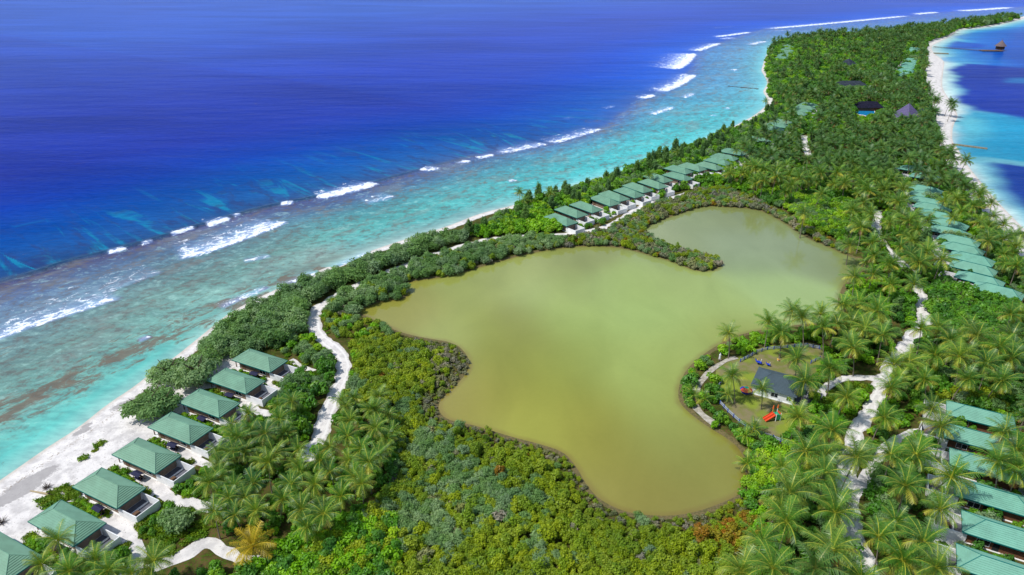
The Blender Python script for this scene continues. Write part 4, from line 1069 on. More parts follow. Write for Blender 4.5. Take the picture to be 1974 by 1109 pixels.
def nrm(v): return v / np.maximum(np.linalg.norm(v, axis=-1, keepdims=True), 1e-9)
def palm_crown(R, nf, length, stations, seed_gold=0.0, low=False):
    """fronds of one coconut crown around the origin: quads and a tint per vertex"""
    V, T = [], []
    for i in range(nf):
        age = i / (nf - 1)                               # 0 young and upright, 1 old and hanging
        az = i * 2.399963 + R.normal(0, .18)
        e0 = radians(78 - 92 * age ** 0.85 + R.normal(0, 6))
        droop = radians(40 + 42 * age ** 0.7 + R.normal(0, 7))
        L = length * (0.72 + 0.28 * sin(pi * min(1, age + .25))) * R.uniform(.9, 1.08)
        n = 9
        t = np.linspace(0, 1, n); e = e0 - droop * t ** 1.35
        h = np.array([cos(az), sin(az), 0]); up = np.array([0, 0, 1.0]); lat = np.array([-sin(az), cos(az), 0])
        tw = R.normal(0, .25)
        step = L / (n - 1)
        dirs = np.cos(e)[:, None] * h + np.sin(e)[:, None] * up
        pos = np.concatenate([np.zeros((1, 3)), np.cumsum((dirs[:-1] + dirs[1:]) / 2 * step, 0)]) + h * 0.12
        old = 1.0 if age < .55 else (1.0 + max(0, R.normal(.25, .35)) if age < .88 else 1.0 + max(0, R.normal(.55, .45)))
        base_t = R.uniform(.1, .95)
        if age > .84 and R.random() < .45: old = 2.75; e0 -= .35
        # midrib
        w = np.interp(t, [0, 1], [0.13, 0.035])[:, None]
        A, B = pos - lat * w, pos + lat * w
        for k in range(n - 1):
            V += [A[k], B[k], B[k + 1], A[k + 1]]; T += [1.75] * 4
        # leaflets
        ts = np.linspace(0.12, 0.985, stations)
        for s in ts:
            c = np.array([np.interp(s, t, pos[:, q]) for q in range(3)]); d = nrm(np.array([np.interp(s, t, dirs[:, q]) for q in range(3)]))
            nu = nrm(np.cross(d, lat)) * -1
            ll = length * 0.26 * (sin(pi * (0.14 + 0.80 * s)) ** 0.7) * R.uniform(.85, 1.12)
            wd = L / stations * (0.62 if not low else 0.8)
            for sd in (-1, 1):
                hang = 0.55 + 0.35 * age
                v = nrm(lat * sd * 0.78 + d * 0.50 + np.array([0, 0, -1]) * hang * 0.55 + nu * (0.25 * (1 - age)) * -1 + R.normal(0, .07, 3))
                tip = c + v * ll + np.array([0, 0, -1]) * ll * 0.22 * hang
                mid = c + v * ll * .5
                V += [c - d * wd * .5, c + d * wd * .5, tip + d * wd * .12, tip - d * wd * .12]
                tt = base_t * .6 + R.uniform(0, .4)
                if old > 1.25: tt = max(tt, old - .0 + R.uniform(-.1, .2))
                T += [tt] * 4
    V = np.array(V); F = np.arange(len(V)).reshape(-1, 4)
    me = mesh_np('crown', V, F, None)
    attr(me, 'tint', np.array(T))
    return me
def palm_trunk(R, H, lean):
    n, k = 9, 7
    t = np.linspace(0, 1, n); az = R.uniform(0, 6.28)
    off = lean * t ** 1.8
    r = np.interp(t, [0, .06, .2, 1], [0.30, 0.20, 0.155, 0.115])
    V = np.array([[off[i] * cos(az) + r[i] * cos(2*pi*q/k), off[i] * sin(az) + r[i] * sin(2*pi*q/k), H * t[i] - (.3 if i == 0 else 0)] for i in range(n) for q in range(k)])
    F = np.array([[i*k+q, i*k+(q+1) % k, (i+1)*k+(q+1) % k, (i+1)*k+q] for i in range(n - 1) for q in range(k)])
    return mesh_np('trunk', V, F, M_BARK, True), (off[-1] * cos(az), off[-1] * sin(az), H)
def nut_cluster(R):
    bm = bmesh.new()
    for q in range(7):
        a = R.uniform(0, 6.28)
        bmesh.ops.create_icosphere(bm, subdivisions=1, radius=.15, matrix=Matrix.Translation((.3*cos(a), .3*sin(a), -.25 + R.uniform(-.15, .1))))
    return bm_done(bm, 'coconuts', M_NUT)
def leaf_cloud(name, R, mat, n, dims, clumps, leaf, elong=1.6, clump_r=0.36, flat=0.35, up=0.25, fill=0.15, ragged=0.12):
    """leaves gathered into clumps through a dome of half-sizes dims, resting on z=0"""
    dims = np.array(dims, float)
    cs = []
    while len(cs) < clumps:
        d = nrm(R.normal(size=3)); d[2] = abs(d[2]) * (1 if R.random() > .25 else -.3)
        cs.append(d * R.uniform(.42, .78) * np.array([1, 1, .95]))
    cs = np.array(cs); cr = clump_r * R.uniform(.65, 1.25, clumps); ct = R.uniform(0, 1, clumps)
    w = cr ** 2; w /= w.sum()
    ci = R.choice(clumps, n, p=w)
    d = nrm(R.normal(size=(n, 3)) + np.array([0, 0, up * 2]))
    rad = np.where(R.random(n) < fill, R.uniform(.3, 1, n), R.uniform(.82, 1 + ragged, n)) * cr[ci]
    p = cs[ci] + d * rad[:, None]
    p[:, 2] = np.maximum(p[:, 2], -.75) ; p = p * dims; p[:, 2] += dims[2] * .72
    p[:, 2] = np.maximum(p[:, 2], 0.06)
    nv = nrm(d + R.normal(0, .55, (n, 3)) + np.array([0, 0, flat]))
    tv = nrm(np.cross(nv, R.normal(size=(n, 3)))); bv = np.cross(nv, tv)
    s = leaf * R.uniform(.6, 1.3, n)[:, None]
    a = tv * s * .5 * elong; b = bv * s * .5
    V = np.stack([p - a, p - b, p + a, p + b], 1).reshape(-1, 3)
    F = np.arange(4 * n).reshape(-1, 4)
    me = mesh_np(name, V, F, mat)
    tint = np.clip(ct[ci] * .55 + R.uniform(0, .45, n), 0, 1)
    attr(me, 'tint', np.repeat(tint, 4))
    return me
def tree_trunk(R, h, spread, r=0.18):
    bm = bmesh.new()
    bm_tube(bm, (0, 0, -.3), (0, 0, h * .45), r, r * .75, 7)
    for q in range(5):
        a = 2*pi*q/5 + R.uniform(-.4, .4); s = R.uniform(.4, .75) * spread
        bm_tube(bm, (0, 0, h * .42), (s * cos(a), s * sin(a), h * R.uniform(.7, .9)), r * .55, r * .2, 5)
    return bm_done(bm, 'trunk', M_TRUNK)
R0 = np.random.default_rng(11)
PALM_V = []
for i in range(9):
    H = R0.uniform(8.2, 10.4); tr, top = palm_trunk(R0, H, R0.uniform(.2, 1.9))
    cr = palm_crown(R0, int(R0.integers(21, 27)), R0.uniform(4.9, 5.8), 22); cr.materials.append(L_PALM)
    PALM_V.append((tr, cr, top, nut_cluster(R0)))
PALM_YOUNG = []
for i in range(3):
    H = R0.uniform(2.0, 3.6); tr, top = palm_trunk(R0, H, .3)
    cr = palm_crown(R0, 17, R0.uniform(3.8, 4.6), 18); cr.materials.append(L_PALM)
    PALM_YOUNG.append((tr, cr, top, None))
gold = palm_crown(R0, 22, 5.4, 22); gold.materials.append(L_PALM_GOLD)
gt, gtop = palm_trunk(R0, 4.2, .5)
def variants(name, k, f): return [f(i) for i in range(k)]
MANG_V = [leaf_cloud('mangrove_shrub', R0, L_MANG, 720, (1.3 * R0.uniform(.85, 1.2), 1.3, 1.35 * R0.uniform(.8, 1.15)), 11, .215, 1.6, .40, .35, .25, .15, .22) for _ in range(5)]
MANG_GREY_V = [leaf_cloud('bare_mangrove', R0, L_MANG_GREY, 420, (1.2, 1.2, 1.0), 8, .20, 3.2, .45, 0.0, .1, .5, .3) for _ in range(3)]
MANG_RUST_V = [leaf_cloud('rusty_mangrove', R0, L_MANG_RUST, 420, (1.2, 1.2, 1.3), 9, .27, 1.5, .42) for _ in range(2)]
GREEN_V = [leaf_cloud('leafy_shrub', R0, L_GREEN, 520, (1.7, 1.7, 1.5), 10, .36, 1.5, .40) for _ in range(4)]
BROADS_V = [leaf_cloud('dark_leafy_shrub', R0, L_BROAD, 520, (1.8, 1.8, 1.9), 10, .36, 1.6, .40) for _ in range(4)]
GREY_V = [leaf_cloud('grey_scrub_bush', R0, L_GREY, 900, (2.1, 2.1, 2.0), 12, .23, 2.6, .42, .15, .35, .25, .3) for _ in range(5)]
COVER_V = [leaf_cloud('ground_cover', R0, L_LAWN, 170, (1.1, 1.1, .42), 8, .24, 1.5, .45) for _ in range(3)]
L_LIME = leaf_mat('lime_leaf', [(146,186,30), (128,176,28), (112,164,32), (156,190,40)], 0.32, 0.45, 0.3, k=1.1)
BTREE_V = [(leaf_cloud('crown', R0, L_BROAD, 1700, (3.3, 3.3, 2.3), 22, .42, 1.6, .32), tree_trunk(R0, 5.0, 3.0)) for _ in range(4)]
LTREE_V = [(leaf_cloud('crown', R0, L_LIME, 1500, (2.7, 2.7, 2.0), 18, .38, 1.5, .34), tree_trunk(R0, 4.2, 2.4)) for _ in range(3)]
GTREE_V = [(leaf_cloud('crown', R0, L_GREY, 3600, (4.2, 3.8, 2.5), 26, .27, 2.6, .30, .15, .4, .2, .3), tree_trunk(R0, 5.5, 3.6, .28)) for _ in range(2)]
PINE_V = [(leaf_cloud('crown', R0, L_PINE, 1100, (1.7, 1.7, 4.8), 46, .26, 3.8, .17, .1, -.1, .25, .8), tree_trunk(R0, 6, 1.2, .16)) for _ in range(3)]

# ------------------------------------------------------------------ where plants may stand
PALM_CLEAR = [[(1500,402),(1560,385),(1640,402),(1645,440),(1600,452),(1560,436)], [(1800,562),(1850,548),(1905,578),(1935,612),(1880,642),(1820,632)]]
PATH_CLEAR = [[(1640,852),(1655,812),(1690,772),(1708,782),(1690,812),(1662,850)], [(1622,900),(1650,890),(1656,962),(1628,988)], [(1668,925),(1680,892),(1705,860),(1735,842),(1722,868),(1695,905),(1678,935)],
    [(1764,566),(1792,570),(1798,630),(1768,634)], [(1676,428),(1700,415),(1702,456),(1674,458)], [(1690,690),(1757,640),(1748,668),(1722,708),(1700,742),(1690,735)],
    [(1800,860),(1845,850),(1850,1060),(1805,1062)], [(1535,266),(1560,262),(1566,305),(1545,305)], [(1745,516),(1765,516),(1770,548),(1748,548)],
    [(1385,745),(1385,702),(1440,690),(1470,672),(1550,670),(1530,715),(1545,770),(1508,815),(1500,842),(1440,826),(1395,790)], [(1655,695),(1700,690),(1695,740),(1600,762),(1580,790),(1575,750)],
    [(590,890),(612,810),(640,740),(665,740),(640,840),(612,892)], [(340,1080),(385,1040),(430,1020),(450,1060),(420,1090)], [(210,900),(310,915),(300,960),(210,1000)], [(200,985),(390,945),(360,1030),(270,1080),(215,1060)]]
CLEAR_PX = [np.array(p_, float) for p_ in PATH_CLEAR]
ROOF_PX = []
for q_ in ROOF_QUADS:
    r_ = np.array([project(*c) for c in q_]); c_ = r_.mean(0)
    ROOF_PX.append((c_ + (r_ - c_) * 1.0, c_))
def hidden_things(P, h, grow=0.0, roofs=True, palms=False):
    """True where a crown of height h standing at P would stand in front of something the photo shows open"""
    gx = project(P[:, 0], P[:, 1], LAND_Z + h)
    Q = np.column_stack(gx)
    bad = np.zeros(len(P), bool)
    for c in CLEAR_PX + ([np.array(q_, float) for q_ in PALM_CLEAR] if palms else []): bad |= inside(Q, c)
    if roofs:
        depth = P[:, 1]
        for q_, (r_, c_) in zip(ROOF_QUADS, ROOF_PX):
            yr = np.mean([k[1] for k in q_])
            cand = (depth < yr + 2) & (np.abs(Q[:, 0] - c_[0]) < 160) & (np.abs(Q[:, 1] - c_[1]) < 120)
            if cand.any():
                g = grow * F_PX / np.hypot(yr, CAM_H)
                i = np.where(cand)[0]
                sgn = signed(Q[i], r_)
                bad[i] |= sgn > -g
    return bad
def in_frame(P, h=0.0, mx=260, my=110):
    x, y = project(P[:, 0], P[:, 1], LAND_Z + h)
    return (x > -mx) & (x < 1974 + mx) & (y > -my) & (y < 1109 + my + 60)
def open_ground(P, path_gap=0.6, pond_gap=0.4, sea_gap=2.5, play_ok=False, foot_gap=0.0):
    d1, d2, ins = coast(P)
    ok = ins & (np.minimum(d1, d2) > sea_gap) & (-signed(P, POND) > pond_gap)
    if not play_ok: ok &= ~inside(P, PLAY)
    for n_, line, w in PATH_XY:
        if w <= 0: continue
        bb = (P[:, 0] > line[:, 0].min() - 8) & (P[:, 0] < line[:, 0].max() + 8) & (P[:, 1] > line[:, 1].min() - 8) & (P[:, 1] < line[:, 1].max() + 8)
        i = np.where(bb & ok)[0]
        if len(i):
            d, _, _ = seg_dist(P[i], line); ok[i] &= d > w / 2 + path_gap
    for x, y, a, hx, hy in FOOTPRINTS:
        dx, dy = P[:, 0] - x, P[:, 1] - y
        u = dx * cos(a) + dy * sin(a); v = -dx * sin(a) + dy * cos(a)
        ok &= ~((np.abs(u) < hx + foot_gap) & (np.abs(v) < hy + foot_gap))
    return ok
def fill(poly, spacing, jit=0.42, keep=1.0):
    lo, hi = poly.min(0), poly.max(0)
    xs = np.arange(lo[0], hi[0], spacing); ys = np.arange(lo[1], hi[1], spacing * .866)
    X, Y = np.meshgrid(xs, ys); X = X + (np.arange(len(ys)) % 2)[:, None] * spacing / 2
    P = np.column_stack([X.ravel(), Y.ravel()]) + rng.uniform(-jit, jit, (X.size, 2)) * spacing
    P = P[inside(P, poly)]
    return P[rng.random(len(P)) < keep]
def zone(*pts): return GA(pts, LAND_Z)
PLANTS = {}                # kind -> list of (x, y, scale, rot, variant set key, zone phrase)
def put(kind, P, smin, smax, phrase, zs=None):
    for x, y in P: PLANTS.setdefault(kind, []).append((x, y, float(rng.uniform(smin, smax)), float(rng.uniform(0, 6.28)), phrase))
def thin(P, p): return P[rng.random(len(P)) < p]

Z_HEDGE = zone((380,694),(388,672),(410,648),(470,612),(530,579),(600,550),(650,530),(700,514),(760,494),(800,479),(860,460),(890,457),(930,468),(900,470),(846,486),(809,500),(745,523),(700,542),(640,570),(606,594),(594,622),(588,645),(556,664),(500,680),(440,696),(404,697))
Z_LAKEHEDGE = zone((640,580),(655,572),(709,548),(747,532),(809,507),(846,494),(950,467),(1010,460),(1085,460),(1090,480),(1025,492),(975,505),(913,523),(892,530),(850,540),(792,546),(790,580),(740,586),(692,604),(655,612),(630,606))
Z_TIP = zone((618,598),(690,607),(733,626),(772,645),(765,662),(705,664),(668,652),(632,644),(616,620))
Z_MANG = zone((668,668),(700,662),(765,660),(811,653),(876,664),(899,685),(908,708),(890,737),(857,765),(843,788),(857,812),(917,823),(981,844),(1041,860),(1087,875),(1110,902),(1133,944),(1160,971),(1211,994),(1270,999),(1314,997),(1363,985),(1423,962),(1445,962),(1470,1040),(1490,1200),(560,1200),(600,1030),(700,1010),(740,960),(770,860),(735,800),(660,790),(650,770),(672,715))
Z_GARDEN = zone((596,712),(640,690),(652,720),(640,752),(622,795),(608,850),(585,870),(520,815),(540,765),(575,735))
Z_GARDEN2 = zone((505,665),(585,650),(625,665),(640,690),(600,705),(560,690))
Z_GROVE_L = zone((410,905),(440,875),(480,830),(540,810),(590,830),(606,880),(660,800),(720,790),(765,830),(775,870),(745,960),(690,1000),(600,1030),(540,1060),(480,1060),(430,1010),(400,960))
Z_BOTTOM = zone((420,1120),(470,1092),(560,1045),(620,1010),(700,1000),(760,1010),(770,1060),(740,1200),(380,1200))
Z_CORNER = zone((30,1090),(90,1050),(180,1062),(250,1075),(270,1120),(330,1105),(420,1090),(470,1200),(-100,1250))
Z_BRIGHT = zone((895,457),(985,424),(1050,404),(1060,420),(1085,440),(1110,448),(1085,454),(1010,450),(940,463))
Z_NSHORE = zone((995,408),(1060,380),(1142,357),(1195,340),(1205,330),(1297,296),(1349,280),(1384,260),(1433,246),(1470,226),(1482,212),(1520,205),(1530,225),(1500,250),(1480,265),(1440,290),(1400,300),(1360,318),(1310,330),(1255,345),(1215,365),(1185,372),(1150,395),(1110,405),(1060,412),(985,446),(900,458))
Z_NGARD = zone((1095,447),(1140,420),(1195,395),(1260,365),(1330,345),(1400,318),(1450,290),(1480,270),(1500,300),(1420,330),(1340,368),(1240,400),(1170,436),(1120,446))
Z_PENIN = zone((1085,462),(1140,454),(1180,442),(1225,414),(1250,400),(1300,378),(1340,368),(1400,367),(1460,388),(1500,407),(1560,442),(1600,467),(1660,497),(1672,506),(1630,494),(1557,462),(1517,435),(1481,413),(1449,404),(1398,400),(1358,399),(1335,406),(1297,418),(1269,429),(1245,440),(1240,450),(1262,463),(1302,479),(1352,491),(1389,501),(1391,514),(1375,522),(1347,524),(1292,502),(1240,489),(1200,478),(1140,474),(1090,478))
Z_MAIN = zone((1250,392),(1340,348),(1420,305),(1480,268),(1505,245),(1520,215),(1495,196),(1484,185),(1478,170),(1480,160),(1476,140),(1478,118),(1486,92),(1510,81),(1570,74.5),(1641,69.5),(1710,64.5),(1778,57.5),(1826,51),(1880,45),(1932,37),(2020,30),(2120,24),(2050,27),(1974,34),(1938,42),(1911,48),(1880,53),(1842,61),(1830,68),(1800,76),(1784,85),(1782,98),(1783,112),(1781,135),(1782,165),(1786,195),(1797,225),(1805,255),(1810,285),(1815,305),(1822,322),(1838,345),(1850,368),(1868,392),(1892,418),(1916,446),(1942,476),(2014,560),(2200,720),(2300,1200),(1460,1200),(1440,1020),(1440,960),(1445,930),(1440,880),(1420,857),(1370,828),(1330,797),(1318,760),(1325,722),(1360,690),(1400,664),(1470,642),(1560,634),(1620,622),(1645,618),(1652,604),(1625,590),(1622,570),(1650,537),(1680,514),(1674,500),(1562,434),(1500,402),(1450,382),(1400,362),(1330,364))
Z_BROADMASS = zone((1795,560),(1850,545),(1905,570),(1960,600),(1990,660),(1960,690),(1880,690),(1830,660),(1798,620))
Z_YELLOWSCRUB = zone((1790,775),(1830,755),(1900,760),(1985,790),(1985,830),(1950,800),(1880,778),(1820,775))
Z_BRIGHT_E = zone((1448,880),(1500,868),(1545,880),(1550,930),(1500,945),(1450,945),(1440,915))
Z_BRIGHT_N = zone((1500,395),(1560,380),(1640,400),(1650,440),(1600,460),(1560,440))
Z_RUST = zone((1330,1000),(1400,985),(1450,975),(1480,1020),(1470,1100),(1390,1080),(1330,1040))
Z_RUSTL = zone((690,640),(740,632),(800,655),(860,668),(800,690),(700,690))
Z_BAREL = zone((820,656),(876,666),(899,686),(907,708),(888,738),(857,766),(846,786),(830,770),(840,730),(820,690))
Z_FAR = zone((1478,190),(1500,185),(1560,190),(1600,185),(1640,160),(1700,150),(1720,110),(1700,90),(1650,80),(1500,82),(1484,100),(1476,140))
Z_PLAYEDGE = zone((1318,735),(1330,712),(1360,692),(1400,666),(1445,648),(1462,650),(1440,675),(1405,688),(1378,700),(1362,725),(1345,745),(1335,770),(1345,790),(1385,815),(1440,850),(1480,872),(1500,880),(1440,880),(1415,855),(1366,826),(1326,797),(1310,765))
Z_SPIT = zone((1618,570),(1650,540),(1720,560),(1758,580),(1755,640),(1700,650),(1650,620),(1630,595))

# --- grey-green scrub along the left shore and the lake road
P = fill(Z_HEDGE, 2.9); P = P[open_ground(P, 0.9, .4, 1.0)]; put('grey_scrub_bush', P, .9, 1.75, 'hedge')
P = fill(Z_LAKEHEDGE, 2.3); P = P[open_ground(P, 0.6, .2)]; mk = rng.random(len(P))
put('grey_scrub_bush', P[mk < .68], .7, 1.25, 'lakehedge'); put('mangrove_shrub', P[(mk >= .68) & (mk < .86)], .9, 1.5, 'lakehedge'); put('bare_mangrove', P[mk >= .86], .9, 1.3, 'lakehedge')
P = fill(Z_TIP, 2.4); P = P[open_ground(P, 0.8, .6)]; mk = rng.random(len(P))
put('mangrove_shrub', P[mk < .5], .7, 1.2, 'tip'); put('leafy_shrub', P[(mk > .5) & (mk < .62)], .7, 1.1, 'tip'); put('grey_scrub_bush', P[mk > .8], .5, .8, 'tip')
# --- the mangrove thicket below the lake
P = fill(Z_MANG, 1.32); P = P[open_ground(P, 0.7, .1)]
big = np.sin(P[:, 0] * .11 + 1.0) * np.cos(P[:, 1] * .13) + np.sin((P[:, 0] + P[:, 1]) * .07 + 2) * .6 + rng.normal(0, .35, len(P))
dpnd = -signed(P, POND); u_ = rng.random(len(P))
bare = (inside(P, Z_BAREL) & (u_ < .75)) | ((dpnd < 5) & (u_ < .45)) | (u_ < .03)
rust = ~bare & ((inside(P, Z_RUST) & (u_ < .6)) | (u_ > .996))
bl_ = np.zeros(len(P))
for px, py, r_ in [(825,865,7),(880,930,7),(930,950,8),(960,985,6),(790,1010,7),(725,940,6),(740,880,5),(850,1040,6),(1010,960,4),(690,750,4),(770,790,4),(1040,1050,4)]:
    c_ = np.array(G(px, py, 1.5)); bl_ = np.maximum(bl_, np.exp(-((P - c_) ** 2).sum(1) / r_ ** 2))
blue = ~bare & ~rust & (bl_ + rng.normal(0, .3, len(P)) > .55)
gre = ~bare & ~rust & ~blue & (big < -1.05) & (P[:, 0] < -45)
low = np.clip(dpnd / 8, .55, 1.0)
rest = ~(bare | rust | blue | gre)
for kk, msk, a, b_ in (('bare_mangrove', bare, .8, 1.2), ('rusty_mangrove', rust, .8, 1.2), ('mangrove_shrub', rest, .75, 1.35)):
    for (x, y), lw in zip(P[msk], low[msk]): PLANTS.setdefault(kk, []).append((x, y, float(np.clip(np.exp(rng.normal(-.17, .27)), .42, 1.5) * lw), float(rng.uniform(0, 6.28)), 'thicket'))
put('grey_scrub_bush', thin(P[blue], .7), .45, .85, 'thicket'); put('leafy_shrub', thin(P[gre], .6), .5, .9, 'thicket')
# --- gardens of the beach villas
P = fill(Z_GARDEN, 2.3); P = P[open_ground(P, .7)]; mk = rng.random(len(P))
put('dark_leafy_shrub', P[mk < .45], .8, 1.3, 'garden'); put('grey_scrub_bush', P[(mk > .45) & (mk < .8)], .7, 1.2, 'garden'); put('leafy_shrub', P[mk > .85], .7, 1.0, 'garden')
P = fill(Z_GARDEN2, 2.4); P = P[open_ground(P, .8, foot_gap=.6)]; mk = rng.random(len(P))
put('leafy_shrub', P[mk < .35], .6, 1.1, 'garden'); put('grey_scrub_bush', P[(mk > .35) & (mk < .7)], .5, .9, 'garden'); put('mangrove_shrub', P[mk > .8], .6, .9, 'garden')
for i, xy in enumerate(BEACH_XY):
    a = radians(-26.5); u = np.array([cos(a), sin(a)]); v = np.array([-u[1], u[0]])
    n_ = 34 if i in (4, 5, 6) else 26
    Q = np.array([xy + u * rng.uniform(-5.5, 9) - v * rng.uniform(4.0, 6.6) for _ in range(n_)])
    Q = Q[open_ground(Q, .3, foot_gap=.2)]
    put('leafy_shrub', Q, .32, .55, 'villa')
    Q = np.array([xy + u * rng.uniform(13.2, 17.5) + v * rng.uniform(-5, 5) for _ in range(16)] + [xy + u * rng.uniform(7, 12.5) - v * rng.uniform(3.9, 5.6) for _ in range(7)])
    Q = Q[open_ground(Q, .4, foot_gap=.5)]; mk = rng.random(len(Q)); put('leafy_shrub', Q[mk < .5], .35, .7, 'villa'); put('dark_leafy_shrub', Q[mk >= .5], .35, .65, 'villa')
P = fill(Z_BOTTOM, 2.0); P = P[open_ground(P, .8)]; mk = rng.random(len(P))
put('leafy_shrub', P[mk < .62], .8, 1.3, 'bottom'); put('dark_leafy_shrub', P[mk >= .62], .7, 1.2, 'bottom')
P = np.array([G(335,1010,1.2), G(345,1018,1.2), G(360,1008,1.2), G(330,1022,1.2), G(352,1025,1.2)]); put('grey_scrub_bush', P, 1.0, 1.3, 'villa')
P = fill(Z_CORNER, 2.6); P = P[open_ground(P, .8, foot_gap=.5)]; put('dark_leafy_shrub', thin(P, .6), .6, 1.1, 'corner')
# --- bright shrubs before the far ocean row, and its shore belt
P = fill(Z_BRIGHT, 2.6); P = P[open_ground(P, .8, .5, 2)]; put('leafy_shrub', P, 1.1, 1.7, 'bright')
P = fill(Z_NSHORE, 3.0); P = P[open_ground(P, .6, .5, 2.0, foot_gap=.3)]; mk = rng.random(len(P))
hid = hidden_things(P, 4.0, -0.6)
put('leafy_shrub', P[(mk < .3) & ~hid], 1.0, 1.7, 'oceanbelt'); put('dark_leafy_shrub', P[(mk > .3) & (mk < .55) & ~hid], 1.0, 1.7, 'oceanbelt'); put('grey_scrub_bush', P[(mk > .55) & (mk < .72) & ~hid], 1.0, 1.5, 'oceanbelt')
P2 = P[(mk > .72) & ~hidden_things(P, 5.0, .2)]; mk = rng.random(len(P2))
put('broadleaf_tree', P2[mk < .3], .8, 1.15, 'oceanbelt'); put('round_green_tree', P2[(mk > .3) & (mk < .7)], .9, 1.35, 'oceanbelt'); put('casuarina_tree', P2[mk > .7], .9, 1.4, 'oceanbelt')
P = fill(Z_NGARD, 3.4); P = P[open_ground(P, .8, .8, 2, foot_gap=.4)]; P = P[~hidden_things(P, 2.5, -.4)]; mk = rng.random(len(P))
put('leafy_shrub', P[mk < .5], .6, 1.1, 'oceanbelt'); put('dark_leafy_shrub', P[mk > .6], .6, 1.1, 'oceanbelt')
# --- mangrove round the upper lake and the spit
P = fill(Z_PENIN, 1.9); P = P[open_ground(P, .7, .1)]; mk = rng.random(len(P))
put('mangrove_shrub', P[mk < .27], .8, 1.5, 'spit'); put('bare_mangrove', P[(mk > .27) & (mk < .74)], .9, 1.6, 'spit'); put('grey_scrub_bush', P[mk > .8], .6, .95, 'spit'); put('rusty_mangrove', P[(mk > .74) & (mk < .8)], .8, 1.2, 'spit')
# --- lakeside bushes at the playground and the little headland above it
P = fill(Z_PLAYEDGE, 2.6); P = P[open_ground(P, .3, .7)]; P = P[~hidden_things(P, 1.6)]; P = P[(-signed(P, POND) < 5.0) & (rng.random(len(P)) < .72)]; mk = rng.random(len(P))
put('grey_scrub_bush', P[mk < .45], .5, .85, 'playedge'); put('leafy_shrub', P[(mk > .45) & (mk < .58)], .5, .8, 'playedge'); put('mangrove_shrub', P[(mk > .58) & (mk < .75)], .7, 1.0, 'playedge')
put('leafy_shrub', np.array([G(*q, 1.2) for q in [(1634,592),(1662,585),(1692,588),(1705,590),(1635,588)]]), .8, 1.1, 'headland')
# --- broad green masses
P = fill(Z_BROADMASS, 4.2); P = P[open_ground(P, .6, foot_gap=.5)]; P = P[~hidden_things(P, 5.5, 1.0)]; put('broadleaf_tree', P, .75, 1.15, 'broadmass')
P = fill(Z_BROADMASS, 2.8); P = P[open_ground(P, .6, foot_gap=.5)]; P = P[~hidden_things(P, 3.0, .5)]; put('dark_leafy_shrub', P, 1.0, 1.5, 'broadmass')
P = fill(Z_YELLOWSCRUB, 2.0); P = P[open_ground(P, .6, foot_gap=.3)]; put('mangrove_shrub', P, .9, 1.4, 'rightscrub')
P = fill(Z_BRIGHT_E, 2.5); P = P[open_ground(P, .5, 1.0)]; put('round_green_tree', P, .85, 1.15, 'eastbright')
P = fill(Z_BRIGHT_N, 3.4); P = P[open_ground(P, .5, 1.0)]; put('round_green_tree', P, .8, 1.2, 'northbright')
P = fill(Z_FAR, 9.0); P = P[open_ground(P, .5, 1.0)]; P = P[~hidden_things(P, 6, 2)]; mk = rng.random(len(P)); put('broadleaf_tree', P[mk < .52], 1.1, 1.8, 'farwood'); put('round_green_tree', P[mk > .52], 1.2, 1.8, 'farwood')

put('grey_scrub_bush', np.array([G(px, py, 1.2) for px, py in [(1826,466),(1840,468),(1792,392),(1800,396),(1824,409),(1836,412),(1846,414),(1806,424),(1872,440),(1858,470),(1768,372)]]), 1.3, 1.8, 'midrow')
put('leafy_shrub', np.array([G(px, py, 1.2) for px, py in [(1800,432),(1790,426),(1830,432),(1866,486),(1884,500),(1780,408)]]), 1.2, 1.6, 'midrow')
# --- the two spreading grey trees on the beach, and other single trees
for (px, py, s) in [(330,734,1.5), (384,738,1.6), (354,726,1.35), (398,712,1.2)]: put('grey_beach_tree', np.array([G(px, py, 1.2)]), s, s, 'beachtree')
for (px, py, s) in [(284,806,1.35), (320,796,1.4), (302,784,1.2)]: put('grey_beach_tree', np.array([G(px, py, 1.2)]), s, s, 'beachtree')

# --- palms: crowns traced in the photo, then the groves filled up
PALM_PX_R = [(183,165),(340,125),(428,85),(485,110),(548,95),(388,170),(560,150),(600,130),(655,130),(725,140),(205,335),(315,385),(470,270),(480,345),(590,310),(685,225),(790,180),(640,420),(810,380),(820,290),(925,150),(880,270),(970,250),
    (1120,245),(1130,150),(1270,90),(1290,180),(1250,350),(950,350),(460,490),(590,545),(550,640),(540,705),(660,650),(800,500),(990,530),(915,640),(870,760),(440,780),(415,910),(300,980),(590,870),(610,1010),(770,960),(960,980),(1040,720),(1270,560),(1230,680),(1290,700),(480,620),(1110,350),(520,1080),(360,1085),(870,1070),(700,1090),(1180,280),(1060,200),(760,80),(700,50),(1000,1080),(230,1100),(1320,620)]
PALM_TRACED = [(1314 + a * .495, 560 + b * .495) for a, b in PALM_PX_R]
PALM_TRACED += [(1314 + a * .4508, 200 + b * .4508) for a, b in [(745,740),(820,725),(900,780),(1000,770),(800,480),(830,590),(730,590),(890,510),(980,650),(1060,640),(1150,200),(1190,250),(1100,330),(320,340),(360,330),(460,350),(440,380),(530,460),(1240,440),(1280,380)]]
PALM_L = [(1060,500),(1130,510),(1250,590),(1150,600),(1040,590),(980,590),(910,640),(1130,640),(1340,630),(1380,680),(1070,730),(1240,720),(1330,740),(870,720),(900,840),(1080,830),(1270,830),(1360,850),(1290,910),(950,790),(1000,530),(1170,450),(240,960),(400,1050),(180,1060),(640,1050),(300,1090),(450,1095),(560,1120)]
PALM_TRACED_L = [(a * .459, 600 + b * .459) for a, b in PALM_L] + [(660 + a * .459, 600 + b * .459) for a, b in [(40,460),(130,490),(20,530),(80,580),(110,640),(50,690),(0,780)]]
